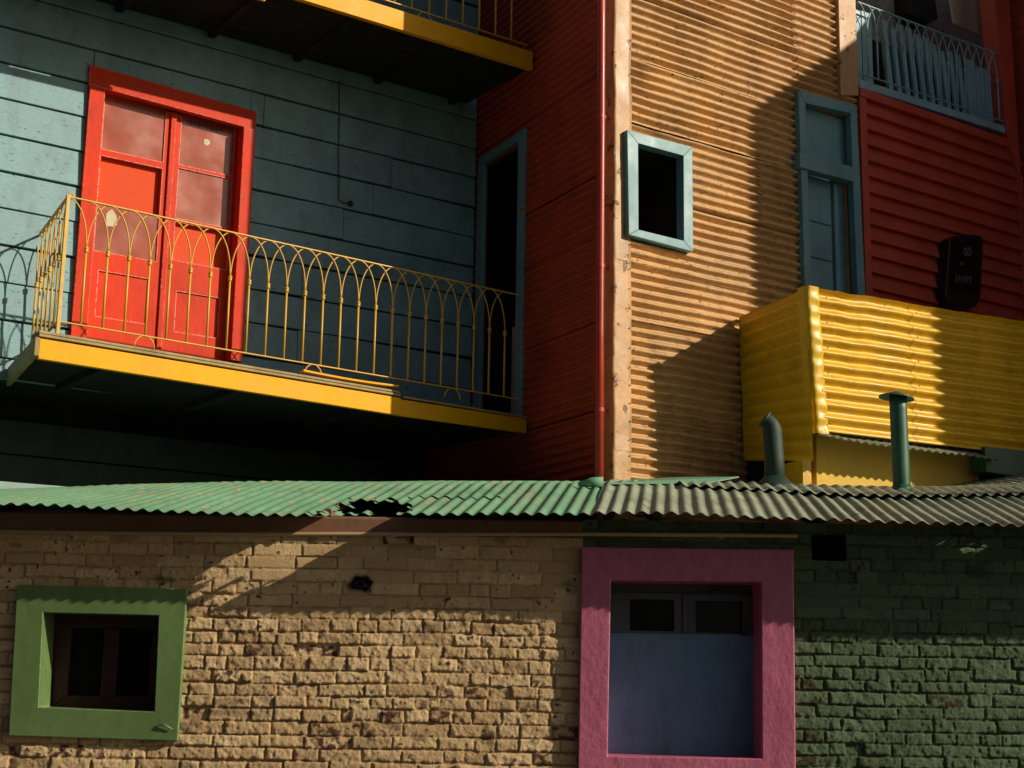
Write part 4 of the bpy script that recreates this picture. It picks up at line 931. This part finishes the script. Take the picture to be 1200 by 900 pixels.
# base: yellow corner post, low plaster wall, dark void
bo = -.15
b0 = YF.px(934, 540); p1 = YF.px(953, 536, bo); p2 = YF.px(957, 569, bo)
wb = [YF.px(x, y, bo) for x, y in ((957, 512), (1160, 530), (1160, 590), (957, 590))]
mb = MB(); mb.prism(YF, [(wb[3][0], wb[3][1]), (wb[2][0]-.1, wb[2][1]), (wb[2][0]-.1, wb[1][1]+.02), (wb[0][0], wb[0][1]+.05)], bo-.12, bo); mb.build('base_wall', 'yellow_plaster', YE, bevel=.004, label='pale yellow plaster wall under the enclosure')
sb = [YS.px(x, y) for x, y in ((905, 546), (956, 534), (957, 580), (905, 580))]
mb = MB(); mb.prism(YS, ccw([(sb[0][0], sb[0][1]), (-.152, sb[1][1]), (-.152, sb[2][1]), (sb[0][0], sb[3][1])]), -.10, -.02); mb.build('base_side', 'yellow_sheet', YE, bevel=.003)
sb2 = [YS.px(x, y) for x, y in ((868, 536), (905, 536), (905, 580), (868, 580))]; MB().prism(YS, ccw(sb2), -.14, -.06).build('base_void', 'dark', YE)
# small corrugated awning sheet tucked under the front
nx = 110; xs = np.linspace(.05, 1.75, nx); ts = np.linspace(0, 1, 6); XX, TT = np.meshgrid(xs, ts, indexing='ij')
ZB = np.vectorize(zbl)(XX)
ZZ = ZB+.012-.10*TT*(.75+.25*sstep(0, .6, XX))+.010*np.cos(2*np.pi*XX/.0765)+.02*fbm(XX, TT, .4, 801)
OO = -.12+.27*TT
MB().grid(YF.P+XX[..., None]*Uy+OO[..., None]*Ny+ZZ[..., None]*UP).build('awning_sheet', 'roof_grey', YE, smooth=True, label='narrow weathered corrugated strip under the front')
# green board at right end
gq = YF.pxs([(1154, 523), (1215, 530), (1215, 562), (1156, 553)], .06); MB().prism(YF, ccw(gq), -.1, .06).build('green_board', 'flue', YE, bevel=.006, label='dark green board under the right end')

# flat flashing at the foot of the corner
mb = MB(); pts = [roofpt(712, 571), roofpt(830, 570), roofpt(866, 563), roofpt(735, 563)]
mb.add([p+UP*.026 for p in pts]+[p+UP*.018 for p in pts], [(0, 1, 2, 3), (7, 6, 5, 4)]+[(i, 4+i, 4+(i+1) % 4, (i+1) % 4) for i in range(4)]); mb.build('corner_flashing', 'roof_mint', BH, label='flat green flashing strip at the foot of the corner')
c = roofpt(697, 571); mb = MB(); mb.tube([c+V(-.10, .02, .02), c+V(-.02, 0, .03), c+V(.05, 0, .03)], [.012, .03, .036], 12); mb.build('drain_shoe', 'roof_mint', BH, smooth=True)

# ---- fixings: nail and screw heads with rust
M['nail'] = paint('rusty_nail', hexlin('4a3424'), .6, .6)
rg = random.Random(21)
wall_t = [o for o in CH.children if o.name.startswith('wall') and o.get('label', '').startswith('tan')][0]
mb = MB()
for z in zl[1:-1]:
    for u in np.arange(.2, TU1, .31):
        if not (shh[0]-.1 < u < shh[1]+.1 and shh[2]-.1 < z < shh[3]+.1) and u < BU0-.05: head(mb, TAN.at(u+rg.uniform(-.03, .03), z+.03+rg.uniform(-.012, .012), .010), N)
mb.build('nail_heads', 'nail', wall_t)
mb = MB()
for u in (.15, 1.04, 2.08):
    for k in range(6): head(mb, YF.at(u, zbl(u)+.06+k*.195, .026), Ny)
for u in np.arange(.3, YL, .42): head(mb, YF.at(u, ztl(u)-.05, .022), Ny)
mb.build('nail_heads', 'nail', YE)
mb = MB()
for k in range(5):
    for f in np.linspace(.1, .9, 5): head(mb, TAN.at(.115, zz[k]+(zz[k+1]-zz[k])*f, .026), N)
mb.build('nail_heads', 'nail', CH)
